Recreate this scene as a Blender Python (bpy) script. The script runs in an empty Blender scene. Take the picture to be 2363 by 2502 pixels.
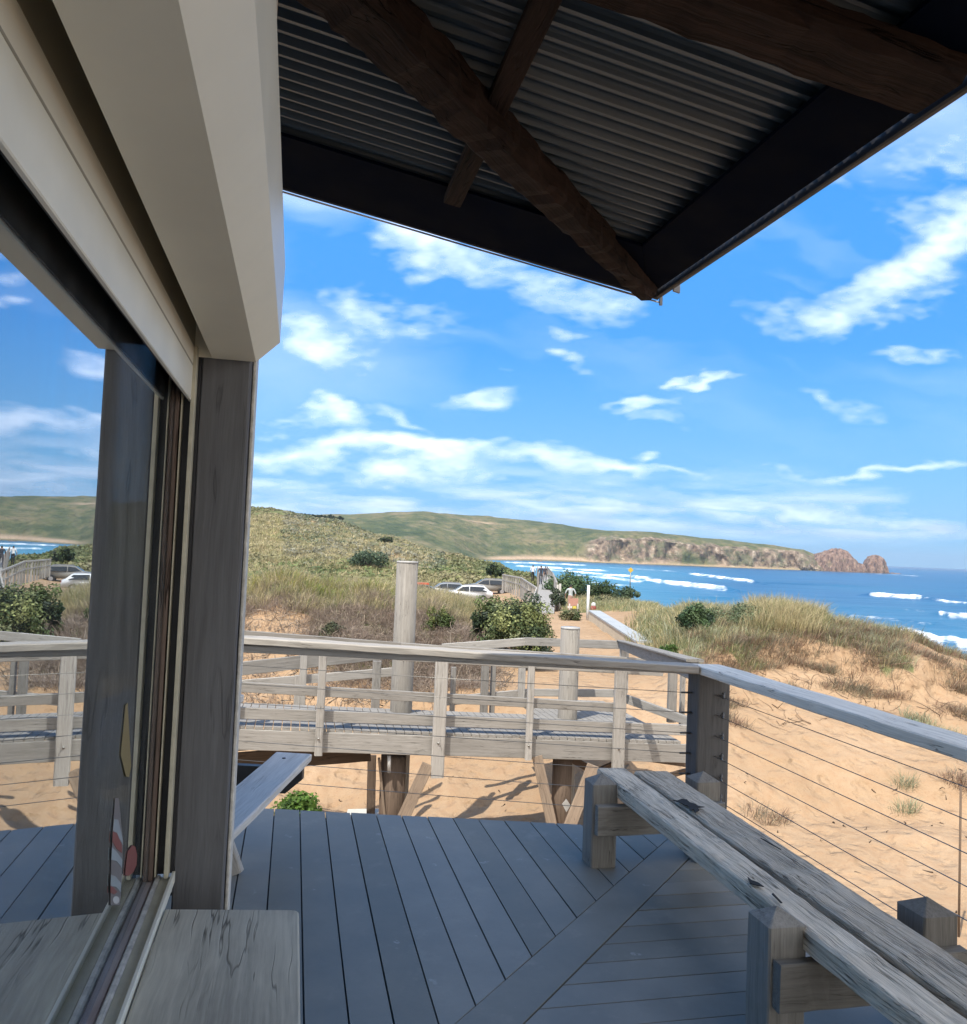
import bpy, bmesh, math, random
import numpy as np
from mathutils import Vector, Matrix
random.seed(4); RNG = np.random.default_rng(11)
SC = bpy.context.scene; COL = SC.collection

# ------------------------------------------------------------------ camera
W_, H_, F_ = 2363.0, 2502.0, 2030.0; CX, CY = W_/2, H_/2; ZC = 1.6
RHO = math.atan(.0404); PIT = math.atan((1343-CY)*math.cos(RHO)/F_)
_X = np.array([1, 0, 0.]); _U = np.array([0, -math.sin(PIT), math.cos(PIT)]); FWD = np.array([0, math.cos(PIT), math.sin(PIT)])
RT = math.cos(RHO)*_X+math.sin(RHO)*_U; UP = -math.sin(RHO)*_X+math.cos(RHO)*_U
CAM = np.array([0, 0, ZC])
cd = bpy.data.cameras.new('camera'); cam = bpy.data.objects.new('camera', cd); COL.objects.link(cam)
cd.sensor_fit = 'HORIZONTAL'; cd.sensor_width = 36; cd.lens = 36*F_/W_; cd.clip_start = .02; cd.clip_end = 300000
cam.matrix_world = Matrix(((RT[0], UP[0], -FWD[0], 0), (RT[1], UP[1], -FWD[1], 0), (RT[2], UP[2], -FWD[2], ZC), (0, 0, 0, 1)))
SC.camera = cam
SC.render.engine = 'CYCLES'; SC.cycles.volume_bounces = 0; SC.cycles.max_bounces = 8
SC.view_settings.view_transform = 'Standard'; SC.view_settings.look = 'None'; SC.view_settings.exposure = 0.90; SC.view_settings.gamma = 1

# building frame: s along the window wall, t to the right of it
def ray(x, y): return RT*((x-CX)/F_)-UP*((y-CY)/F_)+FWD
_d = ray(720, 1325)[:2]; A = _d/np.linalg.norm(_d); B = np.array([A[1], -A[0]])
def S(s, t, z): return Vector((A[0]*s+B[0]*t, A[1]*s+B[1]*t, z))
def atz(x, y, z): d = ray(x, y); return Vector(CAM+d*((z-ZC)/d[2]))
def aty(x, y, Y): d = ray(x, y); return Vector(CAM+d*(Y/d[1]))
def att(x, y, t): d = ray(x, y); return Vector(CAM+d*(t/(d[:2]@B)))
def zy(x, y, Y): d = ray(x, y); return ZC+d[2]*Y/d[1]
def ux(x, y=None): d = ray(x, 1343+.0404*(x-CX) if y is None else y); return d[0]/d[1]

# ------------------------------------------------------------------ light
LT = Vector(S(.40, .42, -1)); SUN = -LT.normalized()
EL = math.asin(SUN.z); ROT = math.atan2(SUN.x, SUN.y)
sl = bpy.data.lights.new('sun', 'SUN'); sl.energy = 3.2; sl.angle = math.radians(.55); sl.color = (1, .95, .87)
so = bpy.data.objects.new('sun', sl); COL.objects.link(so); so.rotation_euler = LT.to_track_quat('-Z', 'Y').to_euler()

class G:                                   # tiny node-graph helper
    def __init__(s, nt): s.nt = nt; s.n = nt.nodes; s.l = nt.links
    def new(s, t, ins={}, **kw):
        n = s.n.new(t)
        for k, v in kw.items(): setattr(n, k, v)
        for k, v in ins.items(): s.put(n.inputs[k], v)
        return n
    def put(s, sock, v):
        if isinstance(v, bpy.types.NodeSocket): s.l.new(v, sock)
        else: sock.default_value = v
    def m(s, op, a, b=0.0, c=0.0, clamp=False):
        n = s.n.new('ShaderNodeMath'); n.operation = op; n.use_clamp = clamp
        for i, v in enumerate((a, b, c)): s.put(n.inputs[i], v)
        return n.outputs[0]
    def vm(s, op, a, b=(0, 0, 0)):
        n = s.n.new('ShaderNodeVectorMath'); n.operation = op
        s.put(n.inputs[0], a); s.put(n.inputs[1], b)
        return n.outputs['Value'] if op in ('LENGTH', 'DOT_PRODUCT') else n.outputs[0]
    def noise(s, vec, scale, det=4, rough=.55, dist=0.0, out='Fac', dim='3D'):
        n = s.new('ShaderNodeTexNoise', noise_dimensions=dim, ins={'Vector': vec, 'Scale': scale, 'Detail': det, 'Roughness': rough, 'Distortion': dist}); return n.outputs[out]
    def mapv(s, vec, loc=(0, 0, 0), rot=(0, 0, 0), sc=(1, 1, 1), typ='POINT'):
        n = s.new('ShaderNodeMapping', {'Vector': vec, 'Location': loc, 'Rotation': rot, 'Scale': sc}); n.vector_type = typ; return n.outputs[0]
    def mr(s, v, a, b, c=0.0, d=1.0, smooth=False):
        n = s.new('ShaderNodeMapRange', {'Value': v, 'From Min': a, 'From Max': b, 'To Min': c, 'To Max': d})
        if smooth: n.interpolation_type = 'SMOOTHSTEP'
        return n.outputs[0]
    def mix(s, f, a, b, bt='MIX'):
        n = s.n.new('ShaderNodeMix'); n.data_type = 'RGBA'; n.blend_type = bt
        s.put(n.inputs[0], f)
        for i, v in ((6, a), (7, b)): s.put(n.inputs[i], v if isinstance(v, bpy.types.NodeSocket) else (*v, 1) if len(v) == 3 else v)
        return n.outputs[2]
    def ramp(s, v, stops):
        n = s.new('ShaderNodeValToRGB', {'Fac': v}); e = n.color_ramp.elements
        while len(e) < len(stops): e.new(.5)
        for q, (p, c) in zip(e, stops): q.position = p; q.color = (*c, 1) if len(c) == 3 else c
        return n.outputs[0]

# ------------------------------------------------------------------ sky
wd = bpy.data.worlds.new('World'); SC.world = wd; wd.use_nodes = True
g = G(wd.node_tree); g.n.clear()
sky = g.new('ShaderNodeTexSky', sky_type='NISHITA'); sky.sun_disc = False; sky.sun_elevation = EL; sky.sun_rotation = ROT
sky.air_density = 1.0; sky.dust_density = .2; sky.ozone_density = 2.6; sky.altitude = 0
SKYK = .15
dirv = g.new('ShaderNodeTexCoord').outputs['Generated']
sx = g.new('ShaderNodeSeparateXYZ', {'Vector': dirv})
hs = g.new('ShaderNodeHueSaturation', {'Color': sky.outputs[0], 'Hue': .494, 'Saturation': 1.36, 'Value': 1.0})
skc = g.mix(1.0, hs.outputs[0], (SKYK*.74, SKYK*.90, SKYK*1.0), 'MULTIPLY')
skc = g.mix(g.mr(sx.outputs[2], .62, .26, 0, .82, True), skc, (.046, .208, .545))
skc = g.mix(g.mr(sx.outputs[2], .235, .0, 0, .95), skc, (.16, .35, .53))
skc = g.mix(g.m('MULTIPLY', g.mr(g.m('SUBTRACT', sx.outputs[1], g.m('MULTIPLY', sx.outputs[0], .25)), .10, -.28, 0, 1, True), g.mr(g.noise(g.mapv(dirv, sc=(1, 1, 2.2)), 2.3, 2, .55), .33, .58, .35, .95)), skc, (1.22, 1.17, 1.10))  # unseen white cloud bank behind the camera, added to brighten the shade
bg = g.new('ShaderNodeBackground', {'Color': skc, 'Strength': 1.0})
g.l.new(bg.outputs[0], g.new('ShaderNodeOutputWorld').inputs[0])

# ------------------------------------------------------------------ materials
MATS = {}
def mat(name, fn, **kw):
    if name in MATS: return MATS[name]
    m = bpy.data.materials.new(name); m.use_nodes = True; g = G(m.node_tree); g.n.clear()
    b = g.new('ShaderNodeBsdfPrincipled'); o = g.new('ShaderNodeOutputMaterial'); g.l.new(b.outputs[0], o.inputs[0])
    fn(g, b, o, **kw); MATS[name] = m; return m
def ocoord(g):
    t = g.new('ShaderNodeTexCoord').outputs['Object']; r = g.new('ShaderNodeObjectInfo').outputs['Random']
    return g.vm('ADD', t, g.vm('MULTIPLY', g.new('ShaderNodeCombineXYZ', {'X': r, 'Y': r, 'Z': r}).outputs[0], (37, 11, 23))), r
def bump(g, b, h, dist=.004, st=.6):
    g.l.new(g.new('ShaderNodeBump', {'Height': h, 'Distance': dist, 'Strength': st}).outputs[0], b.inputs['Normal'])
def f_wood(g, b, o, c0, c1, c2, rough=.85, crack=.5, fine=1.0, bd=.003, moss=0.0, fiss=0.0):
    v, r = ocoord(g)
    vd = g.vm('ADD', v, g.vm('MULTIPLY', g.vm('SUBTRACT', g.noise(v, 3, 2, out='Color'), (.5, .5, .5)), (0, .03, .03)))
    gr = g.noise(g.mapv(vd, sc=(1.6, 42*fine, 42*fine)), 1.0, 6, .65)
    gr2 = g.noise(g.mapv(vd, sc=(5, 160*fine, 160*fine)), 1.0, 3, .6)
    blo = g.noise(g.mapv(v, sc=(2.2, 7, 7)), 1.3, 4, .6)
    c = g.mix(g.mr(gr, .3, .7), c0, c1); c = g.mix(g.mr(blo, .38, .72), c, c2)
    c = g.mix(g.m('MULTIPLY', g.mr(gr2, .35, .7), .35), c, (c1[0]*1.25, c1[1]*1.25, c1[2]*1.25))
    ck = g.noise(g.mapv(vd, (3, 1, 2), sc=(1.1, 30*fine, 30*fine)), 1.0, 3, .5)
    ckm = g.m('MULTIPLY', g.mr(g.m('ABSOLUTE', g.m('SUBTRACT', ck, .5)), .012, .0, 0, 1), g.mr(g.noise(v, 4, 2), .45, .6, 0, crack))
    c = g.mix(ckm, c, (c0[0]*.25, c0[1]*.24, c0[2]*.23))
    if fiss:
        fs = 0
        for q, (a_, b_) in enumerate(((1.3, 55), (2.4, 95), (.9, 34))):
            nz = g.noise(g.mapv(vd, (q*5, 2, 7), sc=(a_, b_, b_)), 1.0, 2, .5); ln = g.m('MULTIPLY', g.mr(g.m('ABSOLUTE', g.m('SUBTRACT', nz, .5)), .024, .0), g.mr(g.noise(g.mapv(v, (q*3, 0, 0), sc=(2.5, 9, 9)), 1.5, 2), .46, .64, 0, fiss)); fs = g.m('MAXIMUM', fs, ln)
        c = g.mix(fs, c, (.035, .03, .026)); ckm = g.m('MAXIMUM', ckm, fs)
    if moss: c = g.mix(g.mr(g.noise(v, 9, 5, .7), .5, .75, 0, moss), c, (.11, .10, .055))
    hv = g.new('ShaderNodeHueSaturation', {'Color': c, 'Value': g.mr(r, 0, 1, .72, 1.18)})
    g.l.new(hv.outputs[0], b.inputs['Base Color']); b.inputs['Roughness'].default_value = rough; b.inputs['Specular IOR Level'].default_value = .12
    bump(g, b, g.m('SUBTRACT', g.m('ADD', g.m('MULTIPLY', gr, .6), g.m('MULTIPLY', gr2, .4)), ckm), bd, .8)
WOODG = mat('weathered_grey_timber', f_wood, c0=(.26, .24, .215), c1=(.52, .495, .455), c2=(.40, .37, .335), crack=.8)
WOODL = mat('bleached_boardwalk_timber', f_wood, c0=(.19, .178, .158), c1=(.36, .343, .315), c2=(.27, .252, .226), crack=.8)
WOODB = mat('rough_bench_timber', f_wood, c0=(.28, .235, .175), c1=(.72, .625, .495), c2=(.52, .44, .34), crack=1.0, bd=.012, fine=.9, moss=.10, fiss=.6)
WOODP = mat('dark_post_timber', f_wood, c0=(.13, .124, .112), c1=(.27, .258, .235), c2=(.195, .186, .168), crack=.7, bd=.004, moss=.2)
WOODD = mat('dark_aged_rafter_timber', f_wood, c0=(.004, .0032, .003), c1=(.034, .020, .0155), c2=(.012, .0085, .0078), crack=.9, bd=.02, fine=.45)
WOODT = mat('counter_timber', f_wood, c0=(.33, .31, .255), c1=(.52, .49, .41), c2=(.26, .245, .21), crack=.9, rough=.6, fine=.7, bd=.0012)
WOODW = mat('window_post_timber', f_wood, c0=(.072, .072, .075), c1=(.138, .139, .143), c2=(.10, .10, .104), crack=.3, fine=.6)
WOODJ = mat('brown_jamb_timber', f_wood, c0=(.035, .024, .018), c1=(.16, .12, .10), c2=(.08, .055, .045), crack=1.0, fine=.8)
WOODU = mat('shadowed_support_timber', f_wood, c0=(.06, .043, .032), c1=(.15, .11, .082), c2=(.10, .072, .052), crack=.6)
def f_plain(g, b, o, c, rough=.5, metal=0.0, spec=.5, var=.12, sc=14, bd=0.0):
    v, r = ocoord(g); n = g.noise(v, sc, 5, .6)
    g.l.new(g.mix(g.mr(n, .3, .7), tuple(x*(1-var) for x in c), tuple(min(1, x*(1+var)) for x in c)), b.inputs['Base Color'])
    g.l.new(g.mr(n, .3, .7, rough*.85, min(1, rough*1.15)), b.inputs['Roughness']); b.inputs['Metallic'].default_value = metal; b.inputs['Specular IOR Level'].default_value = spec
    if bd: bump(g, b, n, bd)
def plain(name, c, **kw): return mat(name, f_plain, c=c, **kw)
CREAM = plain('cream_powder_coat', (.72, .68, .555), rough=.38, var=.09, sc=2.2)
CREAM2 = plain('cream_shutter_slat', (.72, .695, .59), rough=.45, var=.05, sc=8)
TRACK = plain('yellowed_cream_track', (.44, .41, .31), rough=.5, var=.15, sc=20)
WPAINT = plain('flaking_paint_and_lit_white', (.55, .53, .48), rough=.6, var=.3, sc=40, bd=.002)
DARK = plain('black_rubber_and_shade', (.012, .012, .014), rough=.6)
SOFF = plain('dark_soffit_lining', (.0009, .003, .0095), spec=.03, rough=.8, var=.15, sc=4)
FASC = plain('dark_fascia_metal', (.02, .02, .022), rough=.5, metal=.0)
STEEL = plain('stainless_wire', (.26, .25, .23), rough=.4, metal=.8)
IRON = plain('dark_plastic_bearer', (.03, .031, .034), rough=.5)
CONC = plain('pale_concrete', (.50, .47, .40), rough=.85, var=.12, sc=3, bd=.004)
WALLM = plain('kiosk_wall_boards', (.20, .19, .17), rough=.7)
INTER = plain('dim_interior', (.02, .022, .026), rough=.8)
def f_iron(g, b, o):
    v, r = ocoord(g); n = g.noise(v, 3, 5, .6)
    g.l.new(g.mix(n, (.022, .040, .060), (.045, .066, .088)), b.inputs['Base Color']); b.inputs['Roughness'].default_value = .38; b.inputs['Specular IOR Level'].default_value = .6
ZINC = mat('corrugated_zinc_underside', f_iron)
def f_deck(g, b, o):
    v, r = ocoord(g); n = g.noise(v, 2.2, 5, .6); n2 = g.noise(v, 60, 3, .6)
    sp = g.mr(g.noise(v, 11, 2, .5), .72, .76, 0, .75); sp = g.m('MULTIPLY', sp, g.mr(g.noise(v, 70, 2), .42, .52))
    c = g.mix(g.mr(n, .3, .7), (.175, .168, .142), (.272, .262, .228)); c = g.mix(g.m('MULTIPLY', n2, .25), c, (.15, .15, .15)); isl = g.new('ShaderNodeNewGeometry').outputs['Random Per Island']; c = g.new('ShaderNodeHueSaturation', {'Color': c, 'Value': g.mr(isl, 0, 1, .84, 1.14), 'Saturation': g.mr(isl, 0, 1, 1.2, .8)}).outputs[0]
    scf = g.mr(g.noise(g.mapv(v, sc=(1, 1, 1)), 5, 6, .75), .56, .72, 0, .30); c = g.mix(scf, c, (.36, .33, .27)); c = g.mix(sp, c, (.34, .33, .30))
    g.l.new(c, b.inputs['Base Color']); g.l.new(g.mr(n, .3, .7, .48, .66), b.inputs['Roughness']); b.inputs['Specular IOR Level'].default_value = .45; bump(g, b, n2, .0008, .4)
DECK = mat('grey_composite_decking', f_deck)
def f_glass(g, b, o):
    g.n.remove(b)
    fr = g.new('ShaderNodeFresnel', {'IOR': 1.9}).outputs[0]
    n = g.noise(g.new('ShaderNodeTexCoord').outputs['Object'], .9, 3)
    bm = g.new('ShaderNodeBump', {'Height': n, 'Distance': .0012, 'Strength': .12}).outputs[0]
    gl = g.new('ShaderNodeBsdfGlossy', {'Color': (.88, .93, .97, 1), 'Roughness': .0, 'Normal': bm}); tr = g.new('ShaderNodeBsdfTransparent', {'Color': (.55, .6, .62, 1)})
    mx = g.new('ShaderNodeMixShader', {'Fac': g.mr(fr, .0, .5, .48, .82)}); g.l.new(tr.outputs[0], mx.inputs[1]); g.l.new(gl.outputs[0], mx.inputs[2]); dt = g.new('ShaderNodeBsdfDiffuse', {'Color': (.5, .5, .47, 1)}); t = g.new('ShaderNodeTexCoord').outputs['Object']; m2 = g.new('ShaderNodeMixShader', {'Fac': g.m('MULTIPLY', g.mr(g.noise(g.mapv(t, sc=(9, 9, 1.2)), 1.0, 4, .6), .4, .75), .09)}); g.l.new(mx.outputs[0], m2.inputs[1]); g.l.new(dt.outputs[0], m2.inputs[2]); g.l.new(m2.outputs[0], o.inputs[0])
GLASS = mat('reflective_tinted_glass', f_glass)
def f_ground(g, b, o):
    t = g.new('ShaderNodeTexCoord').outputs['Object']; veg = g.new('ShaderNodeAttribute', attribute_name='veg').outputs['Fac']; red = g.new('ShaderNodeAttribute', attribute_name='road').outputs['Fac']
    n = g.noise(t, .35, 5, .6); n2 = g.noise(t, 6, 5, .65); n3 = g.noise(t, 28, 4, .6)
    sand = g.mix(g.mr(n, .3, .7), (.315, .212, .124), (.405, .284, .178)); sand = g.mix(g.mr(n2, .42, .72, 0, .5), sand, (.30, .175, .095)); sand = g.mix(g.mr(n3, .60, .74, 0, .6), sand, (.20, .12, .07))
    vc = g.ramp(g.m('ADD', g.m('MULTIPLY', g.noise(t, .16, 4, .6), .6), g.m('MULTIPLY', n2, .4)), [(.3, (.07, .09, .035)), (.45, (.13, .145, .06)), (.58, (.24, .20, .105)), (.72, (.32, .26, .15))])
    c = g.mix(g.mr(g.m('ADD', veg, g.m('MULTIPLY', g.m('SUBTRACT', n2, .5), .7)), .35, .6), sand, vc); c = g.mix(red, c, (.30, .245, .185))
    g.l.new(c, b.inputs['Base Color']); b.inputs['Roughness'].default_value = .95; b.inputs['Specular IOR Level'].default_value = .1
    dis = g.new('ShaderNodeTexVoronoi', {'Vector': g.vm('ADD', t, g.vm('MULTIPLY', g.noise(t, 4, 2, out='Color'), (.3, .3, .3))), 'Scale': 3.6}, feature='SMOOTH_F1').outputs[0]
    h = g.m('ADD', g.m('MULTIPLY', g.mr(dis, 0, .45), .85), g.m('ADD', g.m('MULTIPLY', n2, .35), g.m('MULTIPLY', n3, .12)))
    bump(g, b, h, .07, 1.0)
GROUND = mat('dune_sand_and_scrub', f_ground)
def f_hill(g, b, o):
    t = g.new('ShaderNodeTexCoord').outputs['Object']; rk = g.new('ShaderNodeAttribute', attribute_name='rock').outputs['Fac']; sd = g.new('ShaderNodeAttribute', attribute_name='sand').outputs['Fac']
    st = g.mapv(t, sc=(1, .45, 1)); n = g.noise(st, .014, 6, .7); n2 = g.noise(g.mapv(t, sc=(1, .6, 1.6)), .07, 5, .65); n3 = g.noise(g.mapv(t, sc=(1, 1, .5)), .16, 4, .6)
    gr = g.ramp(g.m('ADD', g.m('MULTIPLY', n, .62), g.m('MULTIPLY', n2, .38)), [(.34, (.034, .052, .024)), (.43, (.062, .083, .037)), (.50, (.105, .115, .05)), (.57, (.17, .15, .075)), (.67, (.23, .17, .11))])
    gr = g.mix(g.mr(n3, .47, .66, 0, .75), gr, (.05, .066, .036)); gr = g.mix(g.mr(g.noise(g.mapv(t, (9, 4, 0), sc=(1, .5, 1)), .03, 4, .6), .55, .7, 0, .6), gr, (.27, .215, .13))
    rc = g.ramp(n3, [(.32, (.05, .042, .034)), (.45, (.15, .112, .08)), (.58, (.26, .195, .14)), (.7, (.46, .38, .29))]); rc = g.mix(g.mr(n2, .46, .62, 0, .75), rc, (.10, .115, .06))
    c = g.mix(g.mr(g.m('ADD', rk, g.m('MULTIPLY', g.m('SUBTRACT', n2, .5), .9)), .4, .6), gr, rc); c = g.mix(sd, c, (.47, .335, .225))
    g.l.new(c, b.inputs['Base Color']); b.inputs['Roughness'].default_value = .95; b.inputs['Specular IOR Level'].default_value = .08; bump(g, b, g.m('ADD', n2, g.m('MULTIPLY', n3, .6)), 5, .9)
HILL = mat('grassy_hill_and_rock', f_hill)
def f_rock(g, b, o):
    t = g.new('ShaderNodeTexCoord').outputs['Object']; n = g.noise(g.mapv(t, sc=(1, 1, .35)), .28, 6, .65); n2 = g.noise(t, .1, 3)
    c = g.ramp(n, [(.34, (.05, .034, .028)), (.47, (.19, .12, .088)), (.6, (.29, .19, .14)), (.72, (.38, .27, .20))]); c = g.mix(g.mr(n2, .58, .7, 0, .4), c, (.12, .12, .06))
    g.l.new(c, b.inputs['Base Color']); b.inputs['Roughness'].default_value = .95; bump(g, b, n, 4, 1)
ROCK = mat('red_granite', f_rock)
def f_sea(g, b, o):
    t = g.new('ShaderNodeTexCoord').outputs['Object']; fo = g.new('ShaderNodeAttribute', attribute_name='foam').outputs['Fac']; sh = g.new('ShaderNodeAttribute', attribute_name='shallow').outputs['Fac']
    n = g.noise(g.mapv(t, sc=(.35, 1, 1)), .05, 4, .6); nf = g.noise(g.mapv(t, sc=(.35, 1, 1)), .22, 7, .72); n4 = g.noise(g.mapv(t, sc=(.3, 1, 1)), .012, 3, .5)
    c = g.mix(g.mr(n, .35, .65), (.005, .052, .118), (.015, .105, .178)); c = g.mix(g.mr(n4, .35, .65, 0, .55), c, (.008, .075, .175)); c = g.mix(g.m('MULTIPLY', sh, .75), c, (.06, .23, .30))
    f = g.mr(g.m('ADD', fo, g.m('MULTIPLY', g.m('SUBTRACT', nf, .55), 2.0)), .30, .95); c = g.mix(f, c, (.82, .85, .87))
    g.l.new(c, b.inputs['Base Color']); g.l.new(g.mix(f, (.28,)*3, (.9,)*3), b.inputs['Roughness']); b.inputs['Specular IOR Level'].default_value = .35
    h = g.m('ADD', g.noise(g.mapv(t, sc=(.4, 1, 1)), .12, 5, .62), g.m('MULTIPLY', n, .8)); bump(g, b, h, 1.3, .7)
SEA = mat('blue_surf_water', f_sea)
def f_leaf(g, b, o, rough=.6, tr=.25):
    c = g.new('ShaderNodeAttribute', attribute_name='tint').outputs['Color']
    g.l.new(c, b.inputs['Base Color']); b.inputs['Roughness'].default_value = rough; b.inputs['Specular IOR Level'].default_value = .25
    t = g.new('ShaderNodeBsdfTranslucent', {'Color': c}); mx = g.new('ShaderNodeMixShader', {'Fac': tr})
    g.l.new(b.outputs[0], mx.inputs[1]); g.l.new(t.outputs[0], mx.inputs[2]); g.l.new(mx.outputs[0], o.inputs[0])
LEAF = mat('leaf_and_blade', f_leaf)
def f_bark(g, b, o):
    v, r = ocoord(g); g.l.new(g.mix(g.noise(v, 12, 4), (.06, .045, .035), (.17, .14, .11)), b.inputs['Base Color']); b.inputs['Roughness'].default_value = .9
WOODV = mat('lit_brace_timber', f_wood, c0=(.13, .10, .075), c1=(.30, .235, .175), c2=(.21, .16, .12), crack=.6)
BARK = mat('bark', f_bark)

# ------------------------------------------------------------------ mesh helpers
def tag(o, label=None, cat=None, group=None, kind=None):
    for k, v in (('label', label), ('category', cat), ('group', group), ('kind', kind)):
        if v: o[k] = v
    return o
def empty(name, loc, label, cat, group=None):
    o = bpy.data.objects.new(name, None); COL.objects.link(o); o.location = loc; o.empty_display_size = .1
    return tag(o, label, cat, group)
def link(name, me, m, parent=None, mw=None):
    o = bpy.data.objects.new(name, me); COL.objects.link(o)
    if m: me.materials.append(m)
    if mw is None: mw = Matrix()
    if parent is not None:
        o.parent = parent; o.matrix_local = Matrix.Translation(-WP(parent)) @ mw if parent.type == 'EMPTY' else WM(parent).inverted() @ mw
    else: o.matrix_world = mw
    o['_mw'] = [x for r in mw for x in r]
    return o
def WP(p): return Vector(p.location)
def WM(p): v = p['_mw']; return Matrix([v[i*4:i*4+4] for i in range(4)])
def mesh(name, V, Fc, smooth=False):
    me = bpy.data.meshes.new(name); me.from_pydata([tuple(v) for v in V], [], Fc); me.update()
    if smooth: me.polygons.foreach_set('use_smooth', [True]*len(me.polygons))
    return me
def npmesh(name, V, Q, k=4, smooth=True):
    me = bpy.data.meshes.new(name); V = np.asarray(V, np.float32); Q = np.asarray(Q, np.int32)
    me.vertices.add(len(V)); me.vertices.foreach_set('co', V.ravel())
    me.loops.add(Q.size); me.loops.foreach_set('vertex_index', Q.ravel())
    me.polygons.add(len(Q)); me.polygons.foreach_set('loop_start', np.arange(len(Q), dtype=np.int32)*k); me.polygons.foreach_set('loop_total', np.full(len(Q), k, np.int32))
    me.update(calc_edges=True)
    me.polygons.foreach_set('use_smooth', np.full(len(Q), smooth))
    return me
def attrf(me, name, vals):
    a = me.attributes.new(name, 'FLOAT', 'POINT'); a.data.foreach_set('value', np.asarray(vals, np.float32).ravel())
def attrc(me, name, vals):
    a = me.attributes.new(name, 'FLOAT_COLOR', 'POINT'); v = np.ones((len(vals), 4), np.float32); v[:, :3] = vals; a.data.foreach_set('color', v.ravel())
def frame(p0, p1, up=Vector((0, 0, 1))):
    x = (Vector(p1)-Vector(p0)); L = x.length; x.normalize(); up = Vector(up)
    if abs(x.dot(up)) > .98: up = Vector((A[0], A[1], 0))
    y = up.cross(x).normalized(); z = x.cross(y)
    return Matrix(((x.x, y.x, z.x, p0[0]), (x.y, y.y, z.y, p0[1]), (x.z, y.z, z.z, p0[2]), (0, 0, 0, 1))), L
def beam(name, p0, p1, w, h, m, parent=None, up=(0, 0, 1), ch=.005, jit=.0015, n=None, off=(0, 0), w1=None, tip=0.0):
    """a timber: axis p0-p1, w across, h along up, chamfered edges, slightly uneven; tip > 0 gives a pyramid end"""
    M, L = frame(p0, p1, up); n = n or max(2, min(24, int(L/.12))); R = random.Random(len(bpy.data.meshes)*7+3)
    V = []; Fc = []
    ww = []
    for i in range(n+1):
        k = i/n; wi = w+(w1-w)*k if w1 else w; a, b = wi/2, h/2
        pts = [(-a+ch, -b), (a-ch, -b), (a, -b+ch), (a, b-ch), (a-ch, b), (-a+ch, b), (-a, b-ch), (-a, -b+ch)]
        for (y, z) in pts: V.append((L*k, y+off[0]+R.uniform(-jit, jit), z+off[1]+R.uniform(-jit, jit)))
    for i in range(n):
        for j in range(8): Fc.append((i*8+j, i*8+(j+1) % 8, (i+1)*8+(j+1) % 8, (i+1)*8+j))
    Fc.append(tuple(reversed(range(8))))
    if tip:
        V.append((L+tip, off[0], off[1])); q = len(V)-1
        for j in range(8): Fc.append((n*8+j, n*8+(j+1) % 8, q))
    else: Fc.append(tuple(range(n*8, n*8+8)))
    return link(name, mesh(name, V, Fc), m, parent, M)
def boxm(name, s0, s1, t0, t1, z0, z1, m, parent=None, ch=.003, jit=0.0):
    """a box in building coordinates, long side along local X"""
    ds, dt, dz = s1-s0, t1-t0, z1-z0
    if dz >= ds and dz >= dt: return beam(name, S((s0+s1)/2, (t0+t1)/2, z0), S((s0+s1)/2, (t0+t1)/2, z1), dt, ds, m, parent, (A[0], A[1], 0), ch, jit)
    if ds >= dt: return beam(name, S(s0, (t0+t1)/2, (z0+z1)/2), S(s1, (t0+t1)/2, (z0+z1)/2), dt, dz, m, parent, (0, 0, 1), ch, jit)
    return beam(name, S((s0+s1)/2, t0, (z0+z1)/2), S((s0+s1)/2, t1, (z0+z1)/2), ds, dz, m, parent, (0, 0, 1), ch, jit)
def tube(name, pts, r, m, parent=None, seg=8, taper=None, smooth=True, jit=0.0):
    V = []; Fc = []; pts = [Vector(p) for p in pts]; n = len(pts)
    for i, p in enumerate(pts):
        d = (pts[min(i+1, n-1)]-pts[max(i-1, 0)]).normalized(); a = d.orthogonal().normalized() if i == 0 else (a-d*a.dot(d)).normalized(); b = d.cross(a)
        ri = r if taper is None else r+(taper-r)*i/(n-1)
        for j in range(seg):
            q = 2*math.pi*j/seg; rr = ri*(1+random.uniform(-jit, jit)); V.append(p+a*math.cos(q)*rr+b*math.sin(q)*rr)
    for i in range(n-1):
        for j in range(seg): Fc.append((i*seg+j, i*seg+(j+1) % seg, (i+1)*seg+(j+1) % seg, (i+1)*seg+j))
    Fc.append(tuple(reversed(range(seg)))); Fc.append(tuple(range((n-1)*seg, n*seg)))
    M, L = frame(pts[0], pts[-1]); Mi = M.inverted()
    return link(name, mesh(name, [Mi @ v for v in V], Fc, smooth), m, parent, M)
def prism(name, poly, ext, m, parent=None):
    """polygon (world points) extruded by a vector"""
    n = len(poly); c = sum((Vector(p) for p in poly), Vector())/n; ext = Vector(ext)
    V = [Vector(p)-c for p in poly]+[Vector(p)+ext-c for p in poly]
    Fc = [tuple(range(n)), tuple(reversed(range(n, 2*n)))]+[(i, i+n, (i+1) % n+n, (i+1) % n) for i in range(n)]
    me = mesh(name, V, Fc); bm = bmesh.new(); bm.from_mesh(me); bmesh.ops.recalc_face_normals(bm, faces=bm.faces); bm.to_mesh(me); bm.free()
    return link(name, me, m, parent, Matrix.Translation(c))
def profile_s(name, prof, s0, s1, m, parent=None, n=1):
    """closed (t, z) outline drawn out along s"""
    return prism(name, [S(s0, t, z) for t, z in prof], S(s1-s0, 0, 0), m, parent)

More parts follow.
